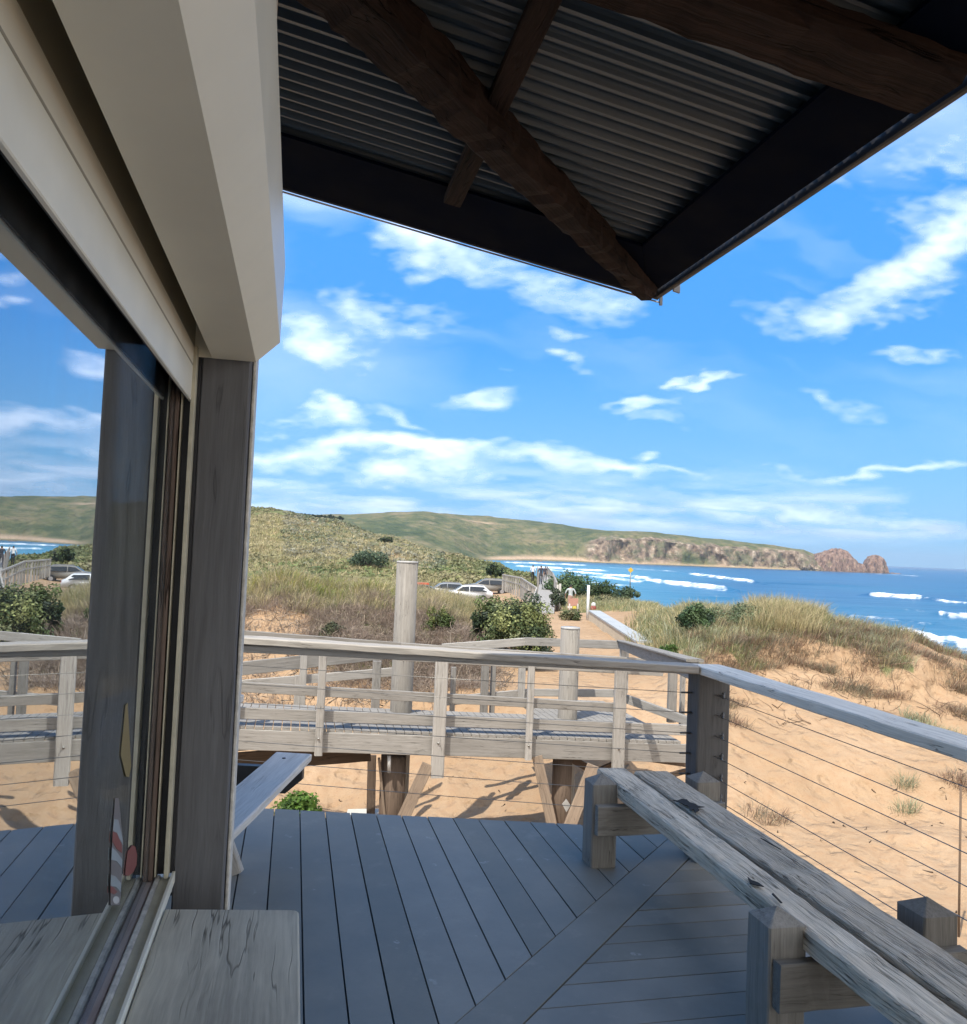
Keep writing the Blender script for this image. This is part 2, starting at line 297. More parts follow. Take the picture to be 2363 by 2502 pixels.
# value noise in numpy
def _h(ix, iy, sd): 
    v = np.sin(ix*127.1+iy*311.7+sd*74.7)*43758.5453; return v-np.floor(v)
def vnoise(x, y, sd=0):
    ix, iy = np.floor(x), np.floor(y); fx, fy = x-ix, y-iy; fx = fx*fx*(3-2*fx); fy = fy*fy*(3-2*fy)
    return (_h(ix, iy, sd)*(1-fx)+_h(ix+1, iy, sd)*fx)*(1-fy)+(_h(ix, iy+1, sd)*(1-fx)+_h(ix+1, iy+1, sd)*fx)*fy
def fbm(x, y, o=4, sd=0):
    s = 0; a = .5; t = 0
    for i in range(o): s = s+a*vnoise(x, y, sd+i); t += a; a *= .5; x = x*2.03+7.1; y = y*2.03+3.3
    return s/t
def smooth(a, lo, hi): t = np.clip((a-lo)/(hi-lo), 0, 1); return t*t*(3-2*t)

# ------------------------------------------------------------------ ground
TC = {  # photo column -> (distance, height) knots; a height given as ('y', row) is read off the photograph's row
 -700: [(4, -2.3), (12, -2.2), (16, -1), (25, .6), (60, -1), (120, 6), (320, 8)],
 540: [(4, -2.4), (14, -2.4), (15.6, -2.2), (17, -1.45), (18.6, -.8), (20.5, -.2), (23.5, .25), (30, .1), (45, -1.5), (58, -3.2), (85, -3.3), (100, ('y', 1398)), (125, ('y', 1345)), (160, ('y', 1290)), (195, ('y', 1236)), (240, ('y', 1245)), (320, 0)],
 640: [(4, -2.4), (14, -2.4), (15.6, -2.2), (17, -1.45), (18.6, -.8), (20.5, -.2), (23.5, .22), (30, .1), (45, -1.5), (58, -3.2), (85, -3.3), (100, ('y', 1400)), (125, ('y', 1345)), (160, ('y', 1290)), (195, ('y', 1244)), (240, ('y', 1250)), (320, 0)],
 800: [(4, -2.4), (14, -2.4), (15.6, -2.2), (17, -1.4), (18.6, -.75), (20.5, -.2), (23.5, .2), (30, .05), (45, -1.5), (58, -3.2), (85, -3.3), (100, ('y', 1402)), (125, ('y', 1350)), (160, ('y', 1300)), (190, ('y', 1271)), (240, ('y', 1280)), (320, -3)],
 940: [(4, -2.4), (14, -2.4), (15.6, -2.15), (17, -1.35), (18.6, -.75), (20.5, -.22), (23.5, .12), (30, .0), (45, -1.5), (58, -3.2), (85, -3.3), (100, ('y', 1408)), (125, ('y', 1362)), (155, ('y', 1325)), (185, ('y', 1310)), (240, ('y', 1335)), (320, -5)],
 1030: [(4, -2.4), (13.6, -2.4), (15.2, -2.1), (16.6, -1.25), (18.4, -.65), (20.5, -.2), (23, .05), (28, -.1), (45, -1.6), (58, -3.2), (85, -3.3), (100, ('y', 1412)), (125, ('y', 1385)), (150, ('y', 1352)), (175, ('y', 1340)), (240, -3), (320, -6)],
 1120: [(4, -2.4), (13.2, -2.4), (14.8, -2.0), (16.2, -1.2), (18, -.72), (20.5, -.22), (23, .03), (28, -.2), (42, -1.6), (56, -3.2), (85, -3.3), (95, ('y', 1418)), (120, ('y', 1388)), (145, ('y', 1362)), (170, ('y', 1358)), (240, -5), (320, -8.5)],
 1210: [(4, -2.4), (13, -2.4), (14.5, -2.0), (15.9, -1.15), (18.5, -.8), (20.5, -.45), (23, -.3), (28, -.5), (40, -1.4), (56, -2.6), (80, -2.8), (100, -2.4), (125, ('y', 1384)), (145, ('y', 1378)), (175, -4.5), (240, -8.5), (320, -10)],
 1300: [(4, -2.4), (12.6, -2.4), (14.2, -1.95), (15.5, -1.05), (20, -1.0), (34, -1.02), (42, -1.6), (60, -2.0), (90, -2.3), (115, ('y', 1404)), (140, -4.8), (180, -8.5), (320, -12)],
 1400: [(4, -2.4), (12.4, -2.4), (14, -1.9), (15.2, -1.05), (20, -1.0), (34, -1.02), (42, -1.3), (60, -1.7), (85, -2.2), (105, -3.8), (150, -8.5), (320, -12)],
 1500: [(4, -2.4), (12, -2.35), (13.6, -1.8), (15, -1.08), (20, -1.0), (30, -.95), (40, -1.0), (60, -1.6), (78, -2.2), (100, -5), (140, -8.5), (320, -12)],
 1600: [(4, -2.4), (11.8, -2.3), (13.5, -1.75), (15.5, -1.1), (20, -.78), (28, -.62), (40, -1.0), (55, -1.6), (70, -4), (110, -8.5), (320, -12)],
 1700: [(4, -2.4), (11.8, -2.3), (13.8, -1.65), (16, -.9), (18, -.3), (20.5, -.06), (25, .03), (30, -.3), (45, -2.2), (70, -6), (100, -8.5), (320, -12)],
 1800: [(4, -2.4), (12, -2.3), (14.2, -1.55), (17.2, -.42), (20, .05), (23.5, .16), (28, -.5), (45, -3.2), (80, -8.5), (320, -12)],
 1900: [(4, -2.4), (12.6, -2.25), (15.2, -1.25), (18, -.2), (20.2, .12), (22.2, .22), (26, .0), (32, -1.2), (45, -4), (80, -8.5), (320, -12)],
 2050: [(4, -2.4), (12.8, -2.25), (15.6, -1.1), (18.4, -.2), (20.5, .06), (22.6, .02), (26, -.6), (34, -2.8), (60, -8), (75, -9), (320, -12)],
 2200: [(4, -2.4), (12.8, -2.25), (15.6, -1.15), (18.2, -.3), (20, -.03), (22, -.2), (26, -1.1), (34, -3.5), (60, -9), (320, -12)],
 2330: [(4, -2.4), (12.8, -2.25), (15.6, -1.2), (18.2, -.56), (19.7, -.46), (21.5, -.8), (26, -2), (34, -4.5), (55, -9), (320, -12)],
 2520: [(4, -2.4), (12.8, -2.25), (16, -1.4), (18.2, -1.0), (20.5, -1.5), (26, -3), (34, -5.5), (50, -9), (320, -12)],
 3600: [(4, -2.4), (12.8, -2.25), (16, -1.4), (18.2, -1.0), (20.5, -1.5), (26, -3), (34, -5.5), (50, -9), (320, -12)]}
YG = np.concatenate([np.arange(4, 9, .16), np.arange(9, 26, .075), np.geomspace(26, 130, 170)[0:], np.geomspace(131.5, 318, 70)])
tx = sorted(TC); TU = np.array([ux(x) for x in tx])
TZ = np.array([np.interp(YG, [k[0] for k in TC[x]], [zy(x, k[1][1], k[0]) if isinstance(k[1], tuple) else k[1] for k in TC[x]]) for x in tx])
kr = np.array([1, 3, 5, 6, 5, 3, 1.]); kr /= kr.sum()
TZ = np.array([np.convolve(np.pad(r, 3, 'edge'), kr, 'valid') for r in TZ])
UG = np.concatenate([np.linspace(-1.9, -.36, 40), np.linspace(-.355, .66, 720), np.linspace(.67, 1.9, 30)])
def colmix(u):
    i = np.clip(np.searchsorted(TU, u)-1, 0, len(TU)-2); k = np.clip((u-TU[i])/(TU[i+1]-TU[i]), 0, 1); k = k*k*(3-2*k)*.6+k*.4
    return i, k
_i, _k = colmix(UG); ZG = TZ[_i]*(1-_k)[:, None]+TZ[_i+1]*_k[:, None]      # [col,row]
XX = UG[:, None]*YG[None, :]; YY = np.broadcast_to(YG[None, :], XX.shape)
lump = (fbm(XX*.45, YY*.45, 4, 3)-.5); fine = (fbm(XX*1.6, YY*1.6, 4, 9)-.5); big = (fbm(XX*.06, YY*.06, 4, 21)-.5)
amp = smooth(YG, 9, 14)[None, :]
path = np.exp(-((UG-ux(1380))/.075)**4)[:, None]*smooth(YG, 10, 12)[None, :]*(1-smooth(YG, 36, 42))[None, :]
ZG = ZG+(lump*(.42+.4*(1-smooth(UG, ux(1100), ux(1240)))[:, None]*(1-smooth(YG, 30, 40))[None, :])*amp+fine*.2*amp)*(1-.85*path)*(1-smooth(YG, 40, 60)*(1-smooth(YG, 86, 92)))[None, :]+fine*.13*(1-amp)+big*smooth(YG, 90, 140)[None, :]*7*(UG < ux(1080))[:, None]*.45
for px_, Y_, h_, w_, wy_ in ((690, 22.5, .30, .022, 1.6), (905, 22, .26, .02, 1.5), (1065, 21.6, .26, .014, 1.3), (800, 21.5, -.18, .016, 1.6), (985, 22, -.14, .012, 1.6), (860, 18.6, .2, .02, 1), (1130, 19, .2, .012, 1), (600, 24, -.2, .012, 2)): ZG = ZG+h_*np.exp(-((UG-ux(px_))/w_)**2)[:, None]*np.exp(-((YG-Y_)/wy_)**2)[None, :]
scn = fbm(XX*.55, YY*.12, 4, 71)*3.2; scm = smooth(UG, ux(1700), ux(1800))[:, None]; ZG = ZG-scm*.42*smooth(YG, 13.8, 16.2)[None, :]*(1-smooth(YG[None, :]+scn-1.6, 17.3, 17.9))
# where scrub covers the ground
veg = np.zeros_like(ZG); nv = fbm(XX*.5, YY*.5, 4, 5)
rd = smooth(UG, ux(1500), ux(1640))[:, None]
pt = smooth(fbm(XX*.9+4, YY*.9, 3, 15), .58, .66)*smooth(ZG, -1.0, -.6)*.8
veg = np.maximum(veg, rd*pt*smooth(YG, 13.5, 14.5)[None, :])
veg = np.maximum(veg, rd*smooth(ZG+(nv-.5)*1.0-.42*smooth(UG, ux(1820), ux(1960))[:, None]*(1-.0*smooth(UG, ux(2200), ux(2400)))[:, None], -.62, -.22)*smooth(YG, 14, 16)[None, :])
lb = (1-smooth(UG, ux(1160), ux(1230)))[:, None]
veg = np.maximum(veg, lb*smooth(ZG+(nv-.5)*1.3, -1.25, -.75)*smooth(YG, 15.9, 16.6)[None, :]*(1-smooth(YG, 54, 60))[None, :])
veg = np.maximum(veg, smooth(YG, 84, 92)[None, :]*smooth(nv, .2, .34))
cs = (smooth(UG, ux(1330), ux(1420))*1.0)[:, None]*smooth(YG, 34, 40)[None, :]*smooth(nv, .25, .45); veg = np.maximum(veg, cs)
cs2 = (smooth(UG, ux(1520), ux(1600)))[:, None]*smooth(YG, 19, 23)[None, :]*smooth(nv, .2, .4); veg = np.maximum(veg, cs2)
veg = veg*(1-path*.95)
face = smooth(UG, ux(570), ux(615))[:, None]*(1-smooth(UG, ux(740), ux(800)))[:, None]*(1-smooth(YG[None, :]+(nv-.5)*3, 20.2, 21.4))*smooth(YG, 12, 13)[None, :]; veg = veg*(1-face)
sc2 = np.exp(-((UG-ux(960))/.03)**2)[:, None]*np.exp(-((YG-118)/16)**2)[None, :]+np.exp(-((UG-ux(905))/.035)**2)[:, None]*np.exp(-((YG-150)/14)**2)[None, :]; veg = veg*(1-.8*np.clip(sc2*1.6*(nv+.2), 0, 1))
road = lb*smooth(YG, 57, 61)[None, :]*(1-smooth(YG, 86, 90))[None, :]
nu, ny = ZG.shape
V = np.stack([XX, YY, ZG], -1).reshape(-1, 3); I = np.arange(nu*ny).reshape(nu, ny)
Q = np.stack([I[:-1, :-1], I[1:, :-1], I[1:, 1:], I[:-1, 1:]], -1).reshape(-1, 4)
me = npmesh('ground', V, Q); attrf(me, 'veg', veg); attrf(me, 'road', road)
tag(link('ground', me, GROUND), kind='structure')
def gz_(x, y):
    u = np.clip(x/y, UG[0], UG[-1]); y = np.clip(y, YG[0], YG[-1]-.01)
    i = np.clip(np.searchsorted(UG, u)-1, 0, nu-2); j = np.clip(np.searchsorted(YG, y)-1, 0, ny-2)
    a = (u-UG[i])/(UG[i+1]-UG[i]); b = (y-YG[j])/(YG[j+1]-YG[j])
    f = lambda Z: Z[i, j]*(1-a)*(1-b)+Z[i+1, j]*a*(1-b)+Z[i, j+1]*(1-a)*b+Z[i+1, j+1]*a*b
    return f(ZG), f(veg)
def gz(x, y): return float(gz_(np.array([x]), np.array([y]))[0][0])
# the sand under and behind the building
me = mesh('ground', [(-60, -60, -2.45), (60, -60, -2.45), (60, 4.2, -2.43), (-60, 4.2, -2.43)], [(0, 1, 2, 3)]); attrf(me, 'veg', [0]*4); attrf(me, 'road', [0]*4)
tag(link('sand', me, GROUND), kind='structure')

# ------------------------------------------------------------------ far hills, headland, sea
HC = {
 -900: [(380, -8), (420, -4), (520, 6), (650, 18), (800, 30), (950, 40), (1100, 42), (1400, 30)],
 560: [(320, -6), (420, -2), (520, 4), (650, 16), (800, 26), (900, ('y', 1263)), (1100, ('y', 1262)), (1400, 20)],
 850: [(320, -6), (420, -4), (520, ('y', 1330)), (650, ('y', 1300)), (800, ('y', 1270)), (900, ('y', 1259)), (1100, ('y', 1257)), (1400, 20)],
 950: [(320, -6), (420, -4), (520, ('y', 1342)), (650, ('y', 1312)), (800, ('y', 1280)), (900, ('y', 1260)), (1050, ('y', 1251)), (1400, 20)],
 1030: [(330, -7), (430, -5), (540, ('y', 1350)), (680, ('y', 1318)), (820, ('y', 1280)), (930, ('y', 1256)), (1050, ('y', 1248)), (1400, 20)],
 1110: [(360, -9), (470, -6), (600, ('y', 1358)), (720, ('y', 1330)), (860, ('y', 1288)), (970, ('y', 1266)), (1080, ('y', 1257)), (1400, 20)],
 1190: [(500, -10), (640, -8), (720, -6), (790, ('y', 1358)), (880, ('y', 1312)), (990, ('y', 1275)), (1090, ('y', 1261)), (1400, 20)],
 1300: [(770, -12), (800, -7), (822, -5), (840, ('y', 1352)), (890, ('y', 1322)), (990, ('y', 1286)), (1090, ('y', 1272)), (1400, 16)],
 1424: [(805, -12), (832, -7), (850, -5), (862, ('y', 1356)), (890, ('y', 1325)), (940, ('y', 1302)), (1010, ('y', 1290)), (1350, 12)],
 1480: [(815, -12), (846, -7.3), (856, -6.2), (864, ('y', 1366)), (876, ('y', 1318)), (905, ('y', 1305)), (1000, ('y', 1297)), (1340, 10)],
 1600: [(835, -12), (872, -7.3), (880, -6.2), (887, ('y', 1370)), (896, ('y', 1322)), (915, ('y', 1309)), (985, ('y', 1300)), (1300, 6)],
 1738: [(860, -12), (897, -7.3), (903, -6.4), (908, ('y', 1378)), (916, ('y', 1338)), (930, ('y', 1325)), (985, ('y', 1316)), (1250, 2)],
 1830: [(875, -12), (910, -7.3), (914, -6.5), (918, ('y', 1382)), (925, ('y', 1346)), (937, ('y', 1334)), (980, ('y', 1325)), (1200, -4)],
 1900: [(885, -12), (918, -7.3), (922, -6.5), (925, ('y', 1386)), (932, ('y', 1352)), (942, ('y', 1341)), (975, ('y', 1334)), (1120, -10)],
 1962: [(895, -12), (926, -7.3), (929, -6.5), (932, ('y', 1388)), (938, ('y', 1358)), (945, ('y', 1348)), (968, ('y', 1342)), (1050, -12)],
 2000: [(900, -12), (928, -8), (932, -6), (935, ('y', 1388)), (941, ('y', 1372)), (948, ('y', 1364)), (960, ('y', 1357)), (1020, -12)],
 2030: [(905, -14), (930, -13), (934, -12), (938, -11), (942, -10), (948, -10), (958, -11), (1000, -14)]}
hx = sorted(HC); HU = np.array([ux(x) for x in hx])
HY = np.array([[k[0] for k in HC[x]] for x in hx]); HZ = np.array([[zy(x, k[1][1], k[0]) if isinstance(k[1], tuple) else k[1] for k in HC[x]] for x in hx])
sub = [3, 4, 14, 30, 24, 26, 12]; tt = np.concatenate([i+np.arange(n)/n for i, n in enumerate(sub)]+[[7.0]])
ug = np.concatenate([np.linspace(HU[0], ux(540), 40), np.linspace(ux(545), HU[-1], 620)])
i = np.clip(np.searchsorted(HU, ug)-1, 0, len(HU)-2); k = ((ug-HU[i])/(HU[i+1]-HU[i]))[:, None]
ky = HY[i]*(1-k)+HY[i+1]*k; kz = HZ[i]*(1-k)+HZ[i+1]*k
ti = np.clip(tt.astype(int), 0, 6); tf = tt-ti
yy = ky[:, ti]*(1-tf)+ky[:, ti+1]*tf; zz = kz[:, ti]*(1-tf)+kz[:, ti+1]*tf
xx = ug[:, None]*yy
rn = fbm(xx*.018, zz*.02, 4, 61); rk = np.exp(-((tt[None, :]-3.55+(fbm(xx*.03, zz*.0, 4, 63)-.5)*2.0)/1.35)**4)*smooth(ug, ux(1380), ux(1490))[:, None]*np.clip(.25+1.1*smooth(rn, .28, .6)+smooth(ug, ux(1700), ux(1850))[:, None]*.4, 0, 1.1)
rk = np.maximum(rk, smooth(ug, ux(1850), ux(1960))[:, None]*np.exp(-((tt-4.0)/1.3)**2)[None, :])
gul = fbm(xx*.055, zz*.03, 4, 31)-.5; g2 = fbm(xx*.16, zz*.08, 3, 33)-.5; und = fbm(xx*.012, yy*.02, 4, 41)-.5
low = np.exp(-((tt-3.4)/1.1)**2)[None, :]
yy = yy+gul*38*low*smooth(ug, ux(1150), ux(1400))[:, None]+g2*9*rk
zz = zz+(g2*5+gul*7)*rk+und*3.2*smooth(tt, 2.6, 3.4)[None, :]*(1-smooth(tt, 5.2, 6))[None, :]+(fbm(xx*.05, yy*.05, 3, 55)-.5)*2.2*smooth(tt, 2.6, 3.4)[None, :]
sd = (np.exp(-((tt-2.05)/.55)**2)[None, :]*np.ones_like(ug)[:, None])*smooth(ug, ux(1150), ux(1230))[:, None]*.9*(1-.35*smooth(ug, ux(1420), ux(1500)))[:, None]
sd = np.maximum(sd, np.exp(-((tt-4.9)/.09)**2)[None, :]*np.exp(-((ug-ux(1170))/.02)**2)[:, None]*.75)
xx = ug[:, None]*yy
nu2, ny2 = yy.shape; I = np.arange(nu2*ny2).reshape(nu2, ny2)
me = npmesh('hills', np.stack([xx, yy, zz], -1).reshape(-1, 3), np.stack([I[:-1, :-1], I[1:, :-1], I[1:, 1:], I[:-1, 1:]], -1).reshape(-1, 4)); attrf(me, 'rock', rk); attrf(me, 'sand', sd)
tag(link('hills', me, HILL), kind='structure')
def lumprock(name, prof, base, Y, depth, label, sd):
    """weathered rock: the skyline profile carried back over a rounded plan, split by vertical joints"""
    nx, nd = 90, 44; pxs = np.linspace(prof[0][0], prof[-1][0], nx); top = np.interp(pxs, [p[0] for p in prof], [p[1] for p in prof]); cx = pxs.mean(); c = aty(cx, base, Y)
    X = (pxs-cx)*Y/F_; Hh = np.maximum((base-top), .5)*Y/F_; dd = np.linspace(-1, 1, nd); D = dd[None, :]*depth*(.55+.45*np.sqrt(np.clip(1-(X/X[-1])**2, 0, 1)))[:, None]
    sh = np.clip(1-np.abs(dd)**3.2, 0, 1)[None, :]**.55; XX_ = np.repeat(X[:, None], nd, 1)
    rid = np.abs(fbm(XX_*.22+sd, D*.1, 3, sd)-.5)*2; n_ = fbm(XX_*.3+D*.1, D*.3+sd, 4, sd+5)-.5; Z = (Hh[:, None]+3)*sh*(1+.16*n_*(np.abs(dd) > .02)[None, :])-3
    D = D+(rid-.3)*3.2*sh+(fbm(XX_*.5, Z*.35, 3, sd+9)-.5)*2.4; XX_ = XX_+(fbm(D*.4, Z*.4+sd, 3, sd+2)-.5)*.8
    V = np.stack([XX_, D, Z], -1).reshape(-1, 3); I = np.arange(nx*nd).reshape(nx, nd)
    me = npmesh(name, V, np.stack([I[:-1, :-1], I[1:, :-1], I[1:, 1:], I[:-1, 1:]], -1).reshape(-1, 4), 4, False)
    return tag(link(name, me, ROCK, None, Matrix.Translation(c)), label, 'rock', 'rocks at the tip of the headland')
lumprock('rock_dome', [(1975, 1378), (1985, 1366), (1994, 1355), (2008, 1351), (2020, 1347), (2032, 1343), (2046, 1341), (2058, 1344), (2066, 1349), (2076, 1358), (2086, 1369), (2094, 1381), (2101, 1398), (2104, 1402)], 1401, 950, 20, 'large rounded red granite dome at the end of the headland', 3)
lumprock('sea_stack', [(2103, 1403), (2109, 1395), (2113, 1378), (2119, 1367), (2126, 1360), (2138, 1357), (2149, 1358), (2155, 1365), (2159, 1380), (2163, 1392), (2171, 1402)], 1404, 955, 14, 'steep red rock stack standing alone at the seaward tip', 8)
lumprock('rock_boulder', [(2084, 1402), (2088, 1388), (2093, 1380), (2100, 1376), (2107, 1378), (2112, 1386), (2115, 1402)], 1403, 944, 8, 'small round boulder wedged between the granite dome and the stack', 12)
lumprock('rock_ledge', [(2150, 1404), (2160, 1400), (2180, 1399), (2200, 1401), (2215, 1405)], 1405, 952, 6, 'low dark rock ledge awash beyond the red stack', 15)
for nm, px, py, w, lb_ in (('shore_rock', 1318, 1373, 14, 'dark rock on the far beach beside the surf'), ('shore_rock', 1265, 1370, 8, 'smaller dark rock at the near end of the far beach')):
    lumprock(nm, [(px-w, py+2), (px-w*.5, py-3), (px+w*.3, py-4), (px+w, py+2)], py+3, 770, 4, lb_, px % 17)

# sea
dys = np.concatenate([np.linspace(260, 40, 330), np.linspace(39.5, 8, 130), np.linspace(7.8, .35, 40)]); yr = (ZC+7)*F_/dys
us = np.concatenate([np.linspace(-.25, .0, 60), np.linspace(.002, .66, 520), np.linspace(.67, 2.2, 40)])
sxx = us[:, None]*yr[None, :]; syy = np.broadcast_to(yr[None, :], sxx.shape); szz = np.full_like(sxx, -7.0)
foam = np.zeros_like(sxx); shal = np.zeros_like(sxx)
WV = [((1681, 1404), (1845, 1424), 9, 1.0, 1.1), ((1543, 1418), (1782, 1444), 9, 1.0, 1.2), ((1440, 1404), (1560, 1420), 7, .8, .7), ((2122, 1456), (2255, 1464), 5, 1.0, 1.1), ((2255, 1465), (2400, 1480), 3, .8, .5), ((2290, 1504), (2420, 1515), 4, .9, .7),
      ((2150, 1545), (2480, 1590), 7, 1.1, .4), ((1225, 1374), (1440, 1382), 34, .95, .4), ((1250, 1383), (1490, 1396), 20, .95, .5), ((1320, 1392), (1600, 1414), 13, .95, .5), ((1480, 1386), (1660, 1396), 16, .6, .2), ((1400, 1406), (1580, 1424), 9, .8, .4), ((2135, 1402), (2250, 1408), 10, .8, .2), ((1860, 1398), (1990, 1402), 12, .35, .1), ((1200, 1371), (1330, 1375), 12, .6, .2), ((1700, 1460), (2000, 1478), 5, .36, .5), ((2000, 1500), (2290, 1530), 5, .38, .4), ((1880, 1425), (2140, 1436), 6, .25, .7), ((1390, 1420), (1560, 1436), 6, .55, .3), ((2050, 1485), (2300, 1495), 5, .33, .3)]
for (p, q, wd_, st_, ht) in WV:
    a0, a1 = np.array(atz(*p, -7.0))[:2], np.array(atz(*q, -7.0))[:2]; ua, ub = a0[0]/a0[1], a1[0]/a1[1]
    k = (us-ua)/(ub-ua); yc = a0[1]+(a1[1]-a0[1])*k+(fbm(us*60+p[0], us*0+3, 3, 7)-.5)*wd_*1.6
    e = smooth(k, -.05, .1)*(1-smooth(k, .88, 1.06)); d = (syy-yc[:, None])/wd_
    pr = np.where(d > 0, np.exp(-(d*1.3)**2), np.exp(-(d*.9)**2))
    br = .45+.95*fbm(us*170, us*0+p[1], 3, 3); tail = np.where(d < 0, np.exp(d*.42), 0)*.42*(.4+.9*fbm(sxx*.12, syy*.35, 3, int(p[0])))
    foam = np.maximum(foam, np.maximum(pr*br[:, None], tail)*e[:, None]*st_); szz = szz+np.exp(-((d-.3)*1.5)**2)*(smooth(k, -.3, .1)*(1-smooth(k, .9, 1.4)))[:, None]*ht
shal = 1.2*np.exp(-((syy-380)/330)**2)*(1-smooth(us, .12, .34))[:, None]+.35*np.exp(-((syy-110)/60)**2)
szz = szz+(fbm(sxx*.02, syy*.06, 3, 77)-.5)*.7*np.exp(-syy/900)
I = np.arange(sxx.size).reshape(sxx.shape); me = npmesh('sea', np.stack([sxx, syy, szz], -1).reshape(-1, 3), np.stack([I[:-1, :-1], I[:-1, 1:], I[1:, 1:], I[1:, :-1]], -1).reshape(-1, 4)[:, ::-1]); attrf(me, 'foam', foam); attrf(me, 'shallow', shal)
tag(link('sea', me, SEA), kind='structure')

# ------------------------------------------------------------------ clouds: a thin broken sheet 1500 m up
CL = [  # direction of each cloud (as pixels of the photograph), half sizes, tilt, opacity
 (800, 475, 150, 42, 14, .95), (720, 592, 135, 42, 10, .8), (625, 665, 145, 46, 8, .95), (1085, 565, 135, 44, 6, .62), (960, 540, 80, 28, 10, .4), (1060, 655, 50, 18, 0, .55), (1066, 698, 62, 14, 8, .8),
 (940, 766, 60, 20, -15, .6), (628, 793, 66, 30, 12, 1.0), (770, 815, 60, 20, 22, .7), (720, 884, 285, 29, -1, 1.3), (900, 878, 120, 13, -2, .9),
 (1130, 911, 120, 17, 2, 1.1), (1243, 894, 42, 11, 0, .8), (1335, 922, 110, 9, -1, .7), (1240, 789, 95, 11, 3, .95), (1265, 815, 80, 14, 18, .35), (1335, 762, 36, 6, -6, .8), (1408, 770, 62, 8, -8, .85),
 (1780, 510, 170, 48, -24, 1.0), (1640, 605, 120, 32, -20, .8), (1860, 440, 90, 60, -30, .7), (1672, 802, 56, 18, 14, .42), (1690, 926, 185, 9, -4, .62), (1820, 668, 75, 9, -5, .5), (1800, 290, 150, 60, -20, .42), (1550, 400, 120, 26, -32, .5),
 (660, 965, 160, 16, 0, .8), (900, 985, 160, 16, 2, .75), (1120, 990, 140, 15, 2, .75), (1500, 990, 260, 15, 1, .8), (1720, 1000, 240, 14, 1, .7), (560, 985, 200, 22, 0, .8), (1300, 1005, 300, 12, 1, .6)]
def f_cloud(g, b, o):
    g.n.remove(b)
    den = g.new('ShaderNodeAttribute', attribute_name='cover').outputs['Fac']; gy = g.new('ShaderNodeAttribute', attribute_name='grey').outputs['Fac']
    c = g.mix(gy, (.80, .84, .90), (.40, .47, .58))
    t = g.new('ShaderNodeBsdfTranslucent', {'Color': c}); d = g.new('ShaderNodeBsdfDiffuse', {'Color': c}); a = g.new('ShaderNodeMixShader', {'Fac': .30})
    g.l.new(t.outputs[0], a.inputs[1]); g.l.new(d.outputs[0], a.inputs[2])
    m = g.new('ShaderNodeMixShader', {'Fac': den}); g.l.new(g.new('ShaderNodeBsdfTransparent').outputs[0], m.inputs[1]); g.l.new(a.outputs[0], m.inputs[2]); g.l.new(m.outputs[0], o.inputs[0])
def clouds():
    gx = np.linspace(-1.25, 1.35, 760); gz_ = np.concatenate([np.linspace(.016, .36, 240), np.linspace(.362, 1.5, 420)]); X, Z = np.meshgrid(gx, gz_, indexing='ij')
    wx = (fbm(X*7, Z*16, 4, 101)-.5); wz = (fbm(X*7+9, Z*16, 4, 111)-.5); w2x = fbm(X*34, Z*80, 3, 121)-.5; w2z = fbm(X*34, Z*80+5, 3, 131)-.5
    PX = X+wx*.16+w2x*.035; PZ = Z+wz*.075+w2z*.016
    M = np.zeros_like(X)
    for (px, py, rx, ry, tl, op) in CL:
        d = ray(px*1.2596, py*1.2596); cx, cz = d[0]/d[1], d[2]/d[1]; k = 1.2596/F_*1.42; th = math.radians(tl+2.3); ca, sa = math.cos(th), math.sin(th)
        dx, dz = PX-cx, PZ-cz; u = (dx*ca-dz*sa)/(rx*k); v = (dx*sa+dz*ca)/(ry*k); e = np.clip(1.15-np.hypot(u, v), 0, 1.15)/1.15; e = e*e*(3-2*e)*op; M = M+e*(1.2-M).clip(0, 1.2)
    n = fbm(PX*13+PZ*3, PZ*40, 6, 141)*.6+fbm(X*52+Z*30, Z*120-X*10, 4, 151)*.4-.5
    rip = fbm(X*70+Z*90, Z*150-X*40, 3, 161)-.5                      # mackerel ripples
    D = M*1.05+n*1.35*(M > .01)*np.clip(M*6, 0, 1)+rip*.35*np.clip(M*4, 0, 1); D = np.clip((D-.05)/1.35, 0, 1); D = D*(.9+.1*D)*.80
    veil = np.clip(fbm(X*3+PZ*4, PZ*9, 5, 171)-.42, 0, 1)*1.5*np.clip((Z-.05)/.3, 0, 1)*.55
    D = np.maximum(D, veil); low = np.clip((fbm(X*9, Z*60, 5, 181)-.40)*3.2, 0, 1)*np.exp(-((Z-.055)/.035)**2)*.8; D = np.maximum(D, low)
    grey = np.clip(np.exp(-((Z-.045)/.05)**2)*1.1*(fbm(X*10, Z*55+3, 4, 191)*1.7-.25), 0, 1)*.9+.25*np.clip(fbm(PX*12, PZ*30-.9, 4, 195)*2-.9, 0, 1)
    D = D*np.clip((Z-.016)/.02, 0, 1); H = 1500.0
    V = np.stack([X/Z*H, H/Z, np.full_like(X, H)], -1).reshape(-1, 3); I = np.arange(X.size).reshape(X.shape)
    me = npmesh('clouds', V, np.stack([I[:-1, :-1], I[1:, :-1], I[1:, 1:], I[:-1, 1:]], -1).reshape(-1, 4)); attrf(me, 'cover', np.clip(D, 0, 1)); attrf(me, 'grey', np.clip(grey, 0, 1))
    o = tag(link('clouds', me, mat('cloud', f_cloud)), kind='structure')
clouds()

